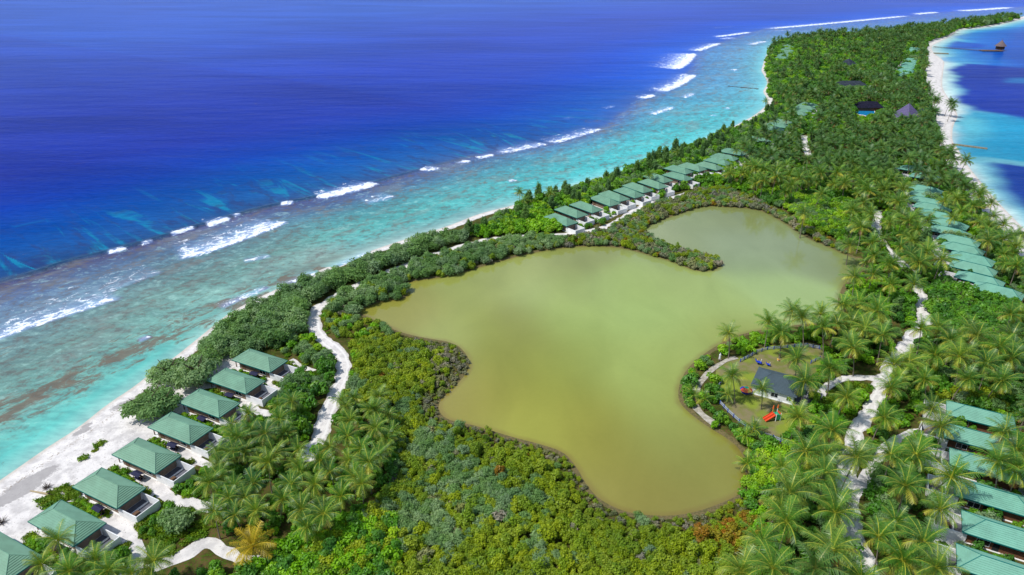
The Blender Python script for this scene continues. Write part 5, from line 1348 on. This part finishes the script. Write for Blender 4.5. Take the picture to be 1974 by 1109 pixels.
PALMS = []                 # x, y, scale, rot, variant, phrase
for (px, py), ph_, hh in [(q, 'right', 9.3) for q in PALM_TRACED] + [(q, 'left', 6.6) for q in PALM_TRACED_L]:
    s = rng.uniform(.92, 1.12) * (.72 if ph_ == 'left' else 1.0) ** .5
    v = int(rng.integers(len(PALM_V)))
    s = s * (.86 if ph_ == 'left' else .98)
    if 1380 < px < 1500 and 620 < py < 770: s *= .82
    top = PALM_V[v][2]; rot = rng.uniform(0, 6.28)
    z = LAND_Z + top[2] * s
    x, y = G(px, py, z)
    ox, oy = top[0] * s, top[1] * s
    x -= ox * cos(rot) - oy * sin(rot); y -= ox * sin(rot) + oy * cos(rot)
    PALMS.append([x, y, s, rot, v, ph_])
TR = np.array([[p_[0], p_[1]] for p_ in PALMS])
for px, py in [(1355,778),(1400,775),(1432,850),(1336,770),(1448,838),(1462,905),(1440,905)]:      # young palms on the lake shore
    x, y = G(px, py, 1.2); PALMS.append([x, y, rng.uniform(.75, 1.0), rng.uniform(0, 6.28), -1 - int(rng.integers(3)), 'young'])
x, y = G(492, 1062, 4.5); PALMS.append([x, y, 1.0, 0.4, 99, 'gold'])
P = fill(Z_MAIN, 6.1, .44); P = P[open_ground(P, .4, 2.0, 3.0, foot_gap=.6)]
for zz in (Z_BROADMASS, Z_YELLOWSCRUB, Z_BRIGHT_E, Z_BRIGHT_N, Z_SPIT): P = P[~(inside(P, zz) & (rng.random(len(P)) < .93))]
P = P[~inside(P, zone((1290,640),(1480,622),(1600,640),(1600,700),(1590,760),(1560,830),(1530,880),(1500,960),(1430,960),(1430,880),(1290,800)))]
P = P[~(inside(P, Z_FAR) & (rng.random(len(P)) < .7))]
P = P[~hidden_things(P, 9.0, 2.2, palms=True)]
d_tr = np.min(np.hypot(P[:, None, 0] - TR[None, :, 0], P[:, None, 1] - TR[None, :, 1]), axis=1)
P = P[d_tr > 5.4]
dist = np.hypot(P[:, 0], P[:, 1])
dens = np.where(dist < 420, .88, .80)
clump = np.sin(P[:, 0] * .045 + 1.3) * np.sin(P[:, 1] * .05) + rng.normal(0, .5, len(P))
dens = np.where(dist > 480, .50, dens)
P = P[(rng.random(len(P)) < dens) & (clump > -1.05)]
P = P[in_frame(P, 9)]
for x, y in P: PALMS.append([x, y, rng.uniform(.74, 1.12), rng.uniform(0, 6.28), int(rng.integers(len(PALM_V))), 'right'])
P = fill(Z_GROVE_L, 2.5); P = P[open_ground(P, .6, foot_gap=.6)]; mk = rng.random(len(P)); put('dark_leafy_shrub', P[mk < .5], .6, 1.1, 'grove'); put('leafy_shrub', P[mk > .8], .5, .9, 'grove')
P = fill(Z_GROVE_L, 4.6); P = P[open_ground(P, .6, foot_gap=.6)]; P = P[~hidden_things(P, 6, 2.0)]
d_tr = np.min(np.hypot(P[:, None, 0] - TR[None, :, 0], P[:, None, 1] - TR[None, :, 1]), axis=1)
for x, y in P[(d_tr > 3.4)]: PALMS.append([x, y, rng.uniform(.5, .75), rng.uniform(0, 6.28), int(rng.integers(len(PALM_V))), 'left'])
for px, py in [(1000,384),(1022,390),(1010,395),(1063,380),(1250,345),(1475,196),(1300,300)]:
    x, y = G(px, py + 14, 1.2); PALMS.append([x, y, rng.uniform(.6, .8), rng.uniform(0, 6.28), int(rng.integers(len(PALM_V))), 'ocean'])
for px, py, s in [(1838,206,1.0),(1832,214,.9),(1826,205,1.0)]:
    x, y = G(px, py, 8); PALMS.append([x, y, s, rng.uniform(0, 6.28), 1, 'right'])
# undergrowth beneath the palms: thinner with distance
P = fill(Z_MAIN, 2.7, .45); P = P[in_frame(P, 2)]
dist = np.hypot(P[:, 0], P[:, 1])
P = P[rng.random(len(P)) < np.clip(np.where(dist < 300, .82, .82 * (300 / np.maximum(dist, 1)) ** 1.1), .10, 1)]
P = P[open_ground(P, .5, 1.0, 3.0, foot_gap=.2)]; P = P[~hidden_things(P, 2.0, .4)]
dist = np.hypot(P[:, 0], P[:, 1]); mk = rng.random(len(P))
big = np.sin(P[:, 0] * .06) * np.cos(P[:, 1] * .05 + 1) + rng.normal(0, .4, len(P))
UNDER = [(x, y, float(rng.uniform(.6, 1.25) * max(1.0, min(3.0, (d_ / 300) ** .6))), float(rng.uniform(0, 6.28)), k_) for (x, y), d_, k_ in zip(P, dist, np.where(big > .05, 'leafy_shrub', np.where(big < -.9, 'grey_scrub_bush', 'dark_leafy_shrub')))]
# scattered crowns above the forest
P = fill(Z_MAIN, 9.5, .45); P = P[in_frame(P, 5)]; P = P[(np.hypot(P[:, 0], P[:, 1]) > 230)]; P = P[rng.random(len(P)) < np.where(np.hypot(P[:, 0], P[:, 1]) > 450, .95, .5)]; P = P[open_ground(P, 1.0, 4.0, 4.0, foot_gap=2)]; P = P[~hidden_things(P, 6.0, 3.0)]
mk = rng.random(len(P)); put('broadleaf_tree', P[mk < .42], .8, 1.6, 'forest'); put('round_green_tree', P[(mk > .42) & (mk < .54)], .9, 1.5, 'forest'); put('casuarina_tree', P[(mk > .54) & (mk < .70)], .9, 1.6, 'forest')
# low cover: grass and creepers
cov = []
for zz, sp, keep in ((zone((185,920),(230,905),(345,975),(400,960),(420,1010),(360,1060),(280,1085),(250,1000)), 1.2, .75), (zone((70,965),(130,935),(240,985),(250,1040),(190,1040)), 1.0, .8),
        (zone((1580,770),(1640,735),(1700,745),(1650,810),(1590,800)), 1.2, .8), (zone((1640,900),(1665,850),(1720,860),(1665,920)), 1.1, .8), (zone((1720,850),(1790,840),(1800,900),(1700,960),(1680,940)), 1.3, .8),
        (zone((150,893),(165,870),(200,848),(195,860),(165,885)), .9, .5), (zone((1500,775),(1540,770),(1560,790),(1510,800)), 1.0, .4), (Z_TIP, 1.3, .4), (Z_GARDEN2, 1.5, .4), (zone((1790,1000),(1810,860),(1830,860),(1850,1060),(1800,1100)), 1.6, .25),
        (zone((1095,452),(1170,432),(1240,395),(1245,404),(1180,438),(1120,455)), 1.6, .6), (zone((400,735),(560,690),(610,700),(540,800),(400,890),(330,860)), 1.4, .5)):
    Q = fill(zz, sp, .45, keep); cov += [tuple(q) for q in Q[open_ground(Q, .25, .3, 2, foot_gap=.1)]]
for i, xy in enumerate(BEACH_XY):
    a = radians(-26.5); u = np.array([cos(a), sin(a)]); v = np.array([-u[1], u[0]])
    for _ in range(70 if i in (4, 5, 6) else 40):
        q = xy + u * rng.uniform(-6.5, 11) - v * rng.uniform(3.4, 6.9); cov.append(tuple(q))
        cov.append(tuple(xy + u * rng.uniform(12.6, 18) + v * rng.uniform(-5.5, 5.5)))
cov = np.array(cov); cov = cov[open_ground(cov, .25, .3, 1, foot_gap=.0)]
# ------------------------------------------------------------------ stuff: what nobody could count
def scatter(name, items, protos, label=None):
    """ONE object: points carrying plants. items: (x, y, scale, rot, variant index); protos: list of meshes or (crown, trunk, top) tuples"""
    P = np.array([[i[0], i[1]] for i in items]); Z = land_height(P) - 0.05
    me = bpy.data.meshes.new(name)
    me.vertices.add(len(P)); me.vertices.foreach_set('co', np.column_stack([P, Z]).astype(np.float32).ravel())
    attr(me, 'plant_scale', [i[2] for i in items]); attr(me, 'plant_turn', [i[3] for i in items])
    a = me.attributes.new('plant_kind', 'INT', 'POINT'); a.data.foreach_set('value', np.array([i[4] for i in items], np.int32))
    o = tag(link(name, me), kind='stuff')
    if label: o['label'] = label
    coll = bpy.data.collections.new(name + '_plants')
    for k, pm in enumerate(protos):
        po = bpy.data.objects.new(f'{name}_plant_{k:02d}', pm); coll.objects.link(po)
    ng = bpy.data.node_groups.new(name + '_spread', 'GeometryNodeTree')
    ng.interface.new_socket('Geometry', in_out='INPUT', socket_type='NodeSocketGeometry')
    ng.interface.new_socket('Geometry', in_out='OUTPUT', socket_type='NodeSocketGeometry')
    N = ng.nodes; Lk = ng.links
    gi, go = N.new('NodeGroupInput'), N.new('NodeGroupOutput')
    ci = N.new('GeometryNodeCollectionInfo'); ci.inputs['Collection'].default_value = coll
    ci.inputs['Separate Children'].default_value = True; ci.inputs['Reset Children'].default_value = True
    ip = N.new('GeometryNodeInstanceOnPoints'); ip.inputs['Pick Instance'].default_value = True
    def na(nm, typ):
        q = N.new('GeometryNodeInputNamedAttribute'); q.data_type = typ; q.inputs['Name'].default_value = nm; return q.outputs['Attribute']
    cmb = N.new('ShaderNodeCombineXYZ'); Lk.new(na('plant_turn', 'FLOAT'), cmb.inputs['Z'])
    Lk.new(gi.outputs[0], ip.inputs['Points']); Lk.new(ci.outputs[0], ip.inputs['Instance'])
    Lk.new(na('plant_kind', 'INT'), ip.inputs['Instance Index']); Lk.new(cmb.outputs[0], ip.inputs['Rotation']); Lk.new(na('plant_scale', 'FLOAT'), ip.inputs['Scale'])
    Lk.new(ip.outputs[0], go.inputs[0])
    md = o.modifiers.new('spread', 'NODES'); md.node_group = ng
    return o

SHRUB_MESHES = {'mangrove_shrub': MANG_V, 'bare_mangrove': MANG_GREY_V, 'rusty_mangrove': MANG_RUST_V, 'leafy_shrub': GREEN_V, 'dark_leafy_shrub': BROADS_V, 'grey_scrub_bush': GREY_V}
TREE_MESHES = {'broadleaf_tree': BTREE_V, 'round_green_tree': LTREE_V, 'grey_beach_tree': GTREE_V, 'casuarina_tree': PINE_V}
SHRUB_R = {'mangrove_shrub': 1.25, 'bare_mangrove': 1.2, 'rusty_mangrove': 1.2, 'leafy_shrub': 1.7, 'dark_leafy_shrub': 1.8, 'grey_scrub_bush': 2.1}
LIMIT = {'mangrove_shrub': 280, 'bare_mangrove': 160, 'rusty_mangrove': 60, 'leafy_shrub': 250, 'dark_leafy_shrub': 200, 'grey_scrub_bush': 280, 'broadleaf_tree': 200, 'round_green_tree': 160, 'grey_beach_tree': 20, 'casuarina_tree': 90}
def visible_size(x, y, s, h=1.0):
    px, py = project(x, y, LAND_Z + h)
    v = s / math.sqrt(x * x + y * y + CAM_H ** 2)
    if px < -5 or px > 1979 or py < 0 or py > 1125: v *= 1e-4
    return v
def dist_rank(items, kindword, groups, objs):
    """labels: the plants closest to a landmark are named by it, the rest by the ground they share"""
    pts = np.array([[i[0], i[1]] for i in items])
    taken = {}
    for ph_, x, y in LANDMARKS:
        d = np.hypot(pts[:, 0] - x, pts[:, 1] - y)
        for r, k in enumerate(np.argsort(d)[:3]):
            if d[k] < 22 and (k not in taken or d[k] < taken[k][0]):
                taken[k] = (d[k], r, ph_)
    return taken
RANK = ['nearest to', 'second nearest to', 'third nearest to']
GROUND = {'hedge': ('lining the ocean shore beside the coral road', 'shore hedge'), 'lakehedge': ('between the coral road and the lake', 'lake road belt'), 'tip': ('on the low ground at the lake tip', 'lake tip'),
          'thicket': ('in the dense thicket below the lake', 'thicket below the lake'), 'garden': ('in the gardens between beach villas and coral road', 'villa gardens'), 'villa': ('in the strips beside the beach villas', 'villa strips'),
          'grove': ('beneath the palms of the lower left grove', 'grove floor'), 'bottom': ('below the lower left palm grove', 'shrubs under the grove'), 'corner': ('among palms in the lower left corner', 'corner shrubs'), 'bright': ('in the bright clump where the ocean row begins', 'bright clump'),
          'oceanbelt': ('in the belt around the far ocean row', 'ocean belt'), 'spit': ('fringing the upper lake and its spit', 'upper lake fringe'), 'playedge': ('along the lake shore round the playground', 'playground shore'),
          'headland': ('on the bare headland above the playground', 'headland'), 'broadmass': ('in the broad green mass below the middle bungalows', 'broad green mass'), 'rightscrub': ('in the yellowish scrub above the lower right bungalows', 'right scrub'),
          'eastbright': ('in the bright clump right of the lake foot', 'bright clump by the lake foot'), 'northbright': ('in the bright clump behind the upper lake', 'bright clump behind the lake'), 'farwood': ('in the far wood near the headland', 'far wood'),
          'forest': ('rising among the palms of the long forest', 'forest'), 'midrow': ('between the middle right bungalows', 'middle bungalow gardens'), 'beachtree': ('on the white beach', 'beach trees')}
LOOK = {'mangrove_shrub': ('rounded olive green mangrove shrub', 'shrub'), 'bare_mangrove': ('thin greyish half bare mangrove', 'shrub'), 'rusty_mangrove': ('rust orange mangrove shrub', 'shrub'), 'leafy_shrub': ('bright green leafy shrub', 'shrub'),
        'dark_leafy_shrub': ('dark green leafy shrub', 'shrub'), 'grey_scrub_bush': ('grey green feathery bush', 'bush'), 'broadleaf_tree': ('broad dark green leafy tree', 'tree'), 'round_green_tree': ('round light green tree', 'tree'),
        'grey_beach_tree': ('grey green spreading beach tree', 'tree'), 'casuarina_tree': ('tall feathery dark casuarina', 'tree')}
LANDMARKS += [('the fallen palm on the beach', x1_, y1_), ('the white statue', *G(1387, 694, 1.2)), ('the sharp bend of the coral road', *G(666, 704, 1.2)), ('the tip of the lake spit', *G(1390, 512, 1.2)), ('the left tip of the lake', *G(692, 603, 1.2)), ('the foot of the lake', *G(1314, 996, 1.2)),
              ('the road fork right of the lake', *G(1650, 955, 1.2)), ('the branch path to the playhouse', *G(1690, 733, 1.2)), ('the right corner of the lake', *G(1672, 508, 1.2)), ('the lower end of the coral road', *G(592, 888, 1.2)), ('the groyne wall on the right beach', *G(1834, 279, 1.2)), ('the jetty root', *G(1799, 92, 1.2))]
STUFF = {}
for kind, items in PLANTS.items():
    items = [i for i in items if visible_size(i[0], i[1], 1) > 1e-5 or in_frame(np.array([[i[0], i[1]]]), 2, 260, 150)[0]]
    order = sorted(range(len(items)), key=lambda k: -visible_size(items[k][0], items[k][1], items[k][2]))
    vis = [k for k in order if visible_size(items[k][0], items[k][1], 1) > 1e-4]
    solo = set(vis[:LIMIT[kind]])
    tree = kind in TREE_MESHES
    meshes = TREE_MESHES[kind] if tree else SHRUB_MESHES[kind]
    sol = [items[k] for k in sorted(solo)]
    lab = dist_rank(sol, kind, None, None)
    look, cat = LOOK[kind]
    cnt = {}
    for it in sol: cnt[it[4]] = cnt.get(it[4], 0) + 1
    for n_, (x, y, s, r, ph_) in enumerate(sol):
        v = int(rng.integers(len(meshes))); z = hz(x, y) - .05
        if tree:
            o = link(kind, None, None, (x, y, z), r); link('trunk', meshes[v][1], o); link('crown', meshes[v][0], o)
        else:
            o = link(kind, meshes[v], None, (x, y, z), r)
        sq = rng.uniform(.85, 1.15); o.scale = (s * sq, s / sq, s * rng.uniform(.85, 1.2))
        o['category'] = cat
        where, grp = GROUND[ph_]
        plural = {'shrub': 'shrubs', 'bush': 'bushes', 'tree': 'trees'}[cat]
        if n_ in lab: o['label'] = f'{look} {RANK[lab[n_][1]]} {lab[n_][2]}'
        else: o['label'] = f'{look} {where}'
        o['group'] = f'{look.rsplit(" ", 1)[0]} {plural}, {grp}'
    for k in order:
        if k not in solo:
            x, y, s, r, ph_ = items[k]
            STUFF.setdefault(kind, []).append((x, y, s, r))
for x, y, s, r, kind in UNDER: STUFF.setdefault('under', []).append((x, y, s, r, kind))
th = []
protos = MANG_V + MANG_GREY_V + MANG_RUST_V
for kind, off, n_ in (('mangrove_shrub', 0, len(MANG_V)), ('bare_mangrove', len(MANG_V), len(MANG_GREY_V)), ('rusty_mangrove', len(MANG_V) + len(MANG_GREY_V), len(MANG_RUST_V))):
    th += [(x, y, s, r, off + int(rng.integers(n_))) for x, y, s, r in STUFF.get(kind, [])]
if th: scatter('mangrove_thicket', th, protos, 'dense olive mangrove thicket round the lake')
un = []
protos = GREEN_V + BROADS_V + GREY_V
offs = {'leafy_shrub': (0, 4), 'dark_leafy_shrub': (4, 4), 'grey_scrub_bush': (8, 5)}
for kind in offs:
    un += [(x, y, s, r, offs[kind][0] + int(rng.integers(offs[kind][1]))) for x, y, s, r in STUFF.get(kind, [])]
un += [(x, y, s, r, offs[k_][0] + int(rng.integers(offs[k_][1]))) for x, y, s, r, k_ in STUFF.get('under', [])]
scatter('undergrowth', un, protos, 'mixed green undergrowth beneath the palms')
fw = []
protos = [t_[0] for t_ in BTREE_V + LTREE_V + PINE_V]
for kind, off, n_ in (('broadleaf_tree', 0, 4), ('round_green_tree', 4, 3), ('casuarina_tree', 7, 3)):
    fw += [(x, y, s, r, off + int(rng.integers(n_))) for x, y, s, r in STUFF.get(kind, [])]
if fw: scatter('far_forest', fw, protos, 'leafy tree crowns of the far forest')
scatter('ground_cover', [(x, y, rng.uniform(.6, 1.3), rng.uniform(0, 6.28), int(rng.integers(3))) for x, y in cov], COVER_V, 'low green creepers and grass on the sand')

# ------------------------------------------------------------------ coconut palms
def palm_obj(x, y, s, r, v):
    o = link('coconut_palm', None, None, (x, y, hz(x, y)), r); sq = rng.uniform(.9, 1.1); o.scale = (s * sq, s * sq, s)
    o.rotation_euler = (rng.normal(0, .06), rng.normal(0, .06), r)
    if v == 99: t_, c_, top, nut = gt, gold, gtop, None
    elif v < 0: t_, c_, top, nut = PALM_YOUNG[-1 - v]
    else: t_, c_, top, nut = PALM_V[v]
    link('trunk', t_, o); link('crown', c_, o, top)
    if nut is not None: link('coconuts', nut, o, top)
    return o
PALMS = [p_ for p_ in PALMS if in_frame(np.array([[p_[0], p_[1]]]), 8, 260, 150)[0]]
order = sorted(range(len(PALMS)), key=lambda k: -visible_size(PALMS[k][0], PALMS[k][1], 1 + (PALMS[k][5] in ('gold', 'young', 'ocean')), 8))
solo = [PALMS[k] for k in order[:300]]
rest = [PALMS[k] for k in order[300:]]
lab = dist_rank([p_ for p_ in solo], 'palm', None, None)
young_n = 0
for n_, (x, y, s, r, v, ph_) in enumerate(solo):
    o = palm_obj(x, y, s, r, v); o['category'] = 'palm'
    px, py = project(x, y, 8)
    if ph_ == 'gold': o['label'] = 'short golden yellow coconut palm beside the white sand path'; continue
    size = 'slender' if s < .85 else ('tall' if s > 1.0 else 'grown')
    if ph_ == 'young': base_, grp = 'low young coconut palm on the lake shore by the playground', 'young palms on the lake shore'
    elif ph_ == 'left' and px < 330: base_, grp = 'coconut palm over the lowest beach villas', 'palms in the lower left corner'
    elif ph_ == 'left': base_, grp = 'coconut palm crowded in the grove beside the lower beach villas', 'palms of the lower left grove'
    elif ph_ == 'ocean': base_, grp = 'small palm standing in the belt before the far ocean row', 'palms of the ocean belt'
    elif py > 860: base_, grp = 'coconut palm over the lower road between lake foot and bungalows', 'palms of the lower right grove'
    elif px < 1700 and py > 600: base_, grp = 'coconut palm between the playground and the white road', 'palms by the playground'
    elif py > 600: base_, grp = 'coconut palm right of the white road above the lower bungalows', 'palms right of the road'
    elif px > 1780: base_, grp = 'coconut palm between the middle bungalows and the lagoon beach', 'palms of the lagoon side'
    else: base_, grp = 'coconut palm in the forest right of the upper lake', 'palms of the middle forest'
    o['label'] = f'{size} coconut palm {RANK[lab[n_][1]]} {lab[n_][2]}' if n_ in lab and ph_ != 'young' else (base_ if ph_ in ('young', 'ocean') else f'{size} ' + base_)
    o['group'] = grp
PALM_FAR = []
for i in range(5):
    tr, cr, top, nut = PALM_V[i]
    c2 = palm_crown(R0, 18, 5.2, 13, low=True); 
    co = bpy.data.objects.new('palm', c2)
    nv1, nv2 = len(tr.vertices), len(c2.vertices)
    V = np.zeros(nv1 * 3, np.float32); tr.vertices.foreach_get('co', V); V2 = np.zeros(nv2 * 3, np.float32); c2.vertices.foreach_get('co', V2)
    F1 = np.zeros(len(tr.loops), np.int32); tr.loops.foreach_get('vertex_index', F1); F2 = np.zeros(len(c2.loops), np.int32); c2.loops.foreach_get('vertex_index', F2)
    tt = np.zeros(nv2, np.float32); c2.attributes['tint'].data.foreach_get('value', tt)
    me = mesh_np('palm', np.concatenate([V.reshape(-1, 3), V2.reshape(-1, 3) + np.array(top, np.float32)]), np.concatenate([F1.reshape(-1, 4), F2.reshape(-1, 4) + nv1]))
    attr(me, 'tint', np.concatenate([np.zeros(nv1), tt]))
    me.materials.append(M_BARK); me.materials.append(L_PALM_FAR)
    me.polygons.foreach_set('material_index', np.concatenate([np.zeros(len(F1) // 4), np.ones(len(F2) // 4)]).astype(np.int32))
    bpy.data.objects.remove(co)
    PALM_FAR.append(me)
scatter('palm_forest', [(x, y, s, r, max(0, v) % 5) for x, y, s, r, v, ph_ in rest], PALM_FAR, 'coconut palms of the far forest')
print('counts', {k: len(v) for k, v in PLANTS.items()}, 'palms', len(PALMS), 'under', len(UNDER), 'thicket', len(th), 'cover', len(cov))
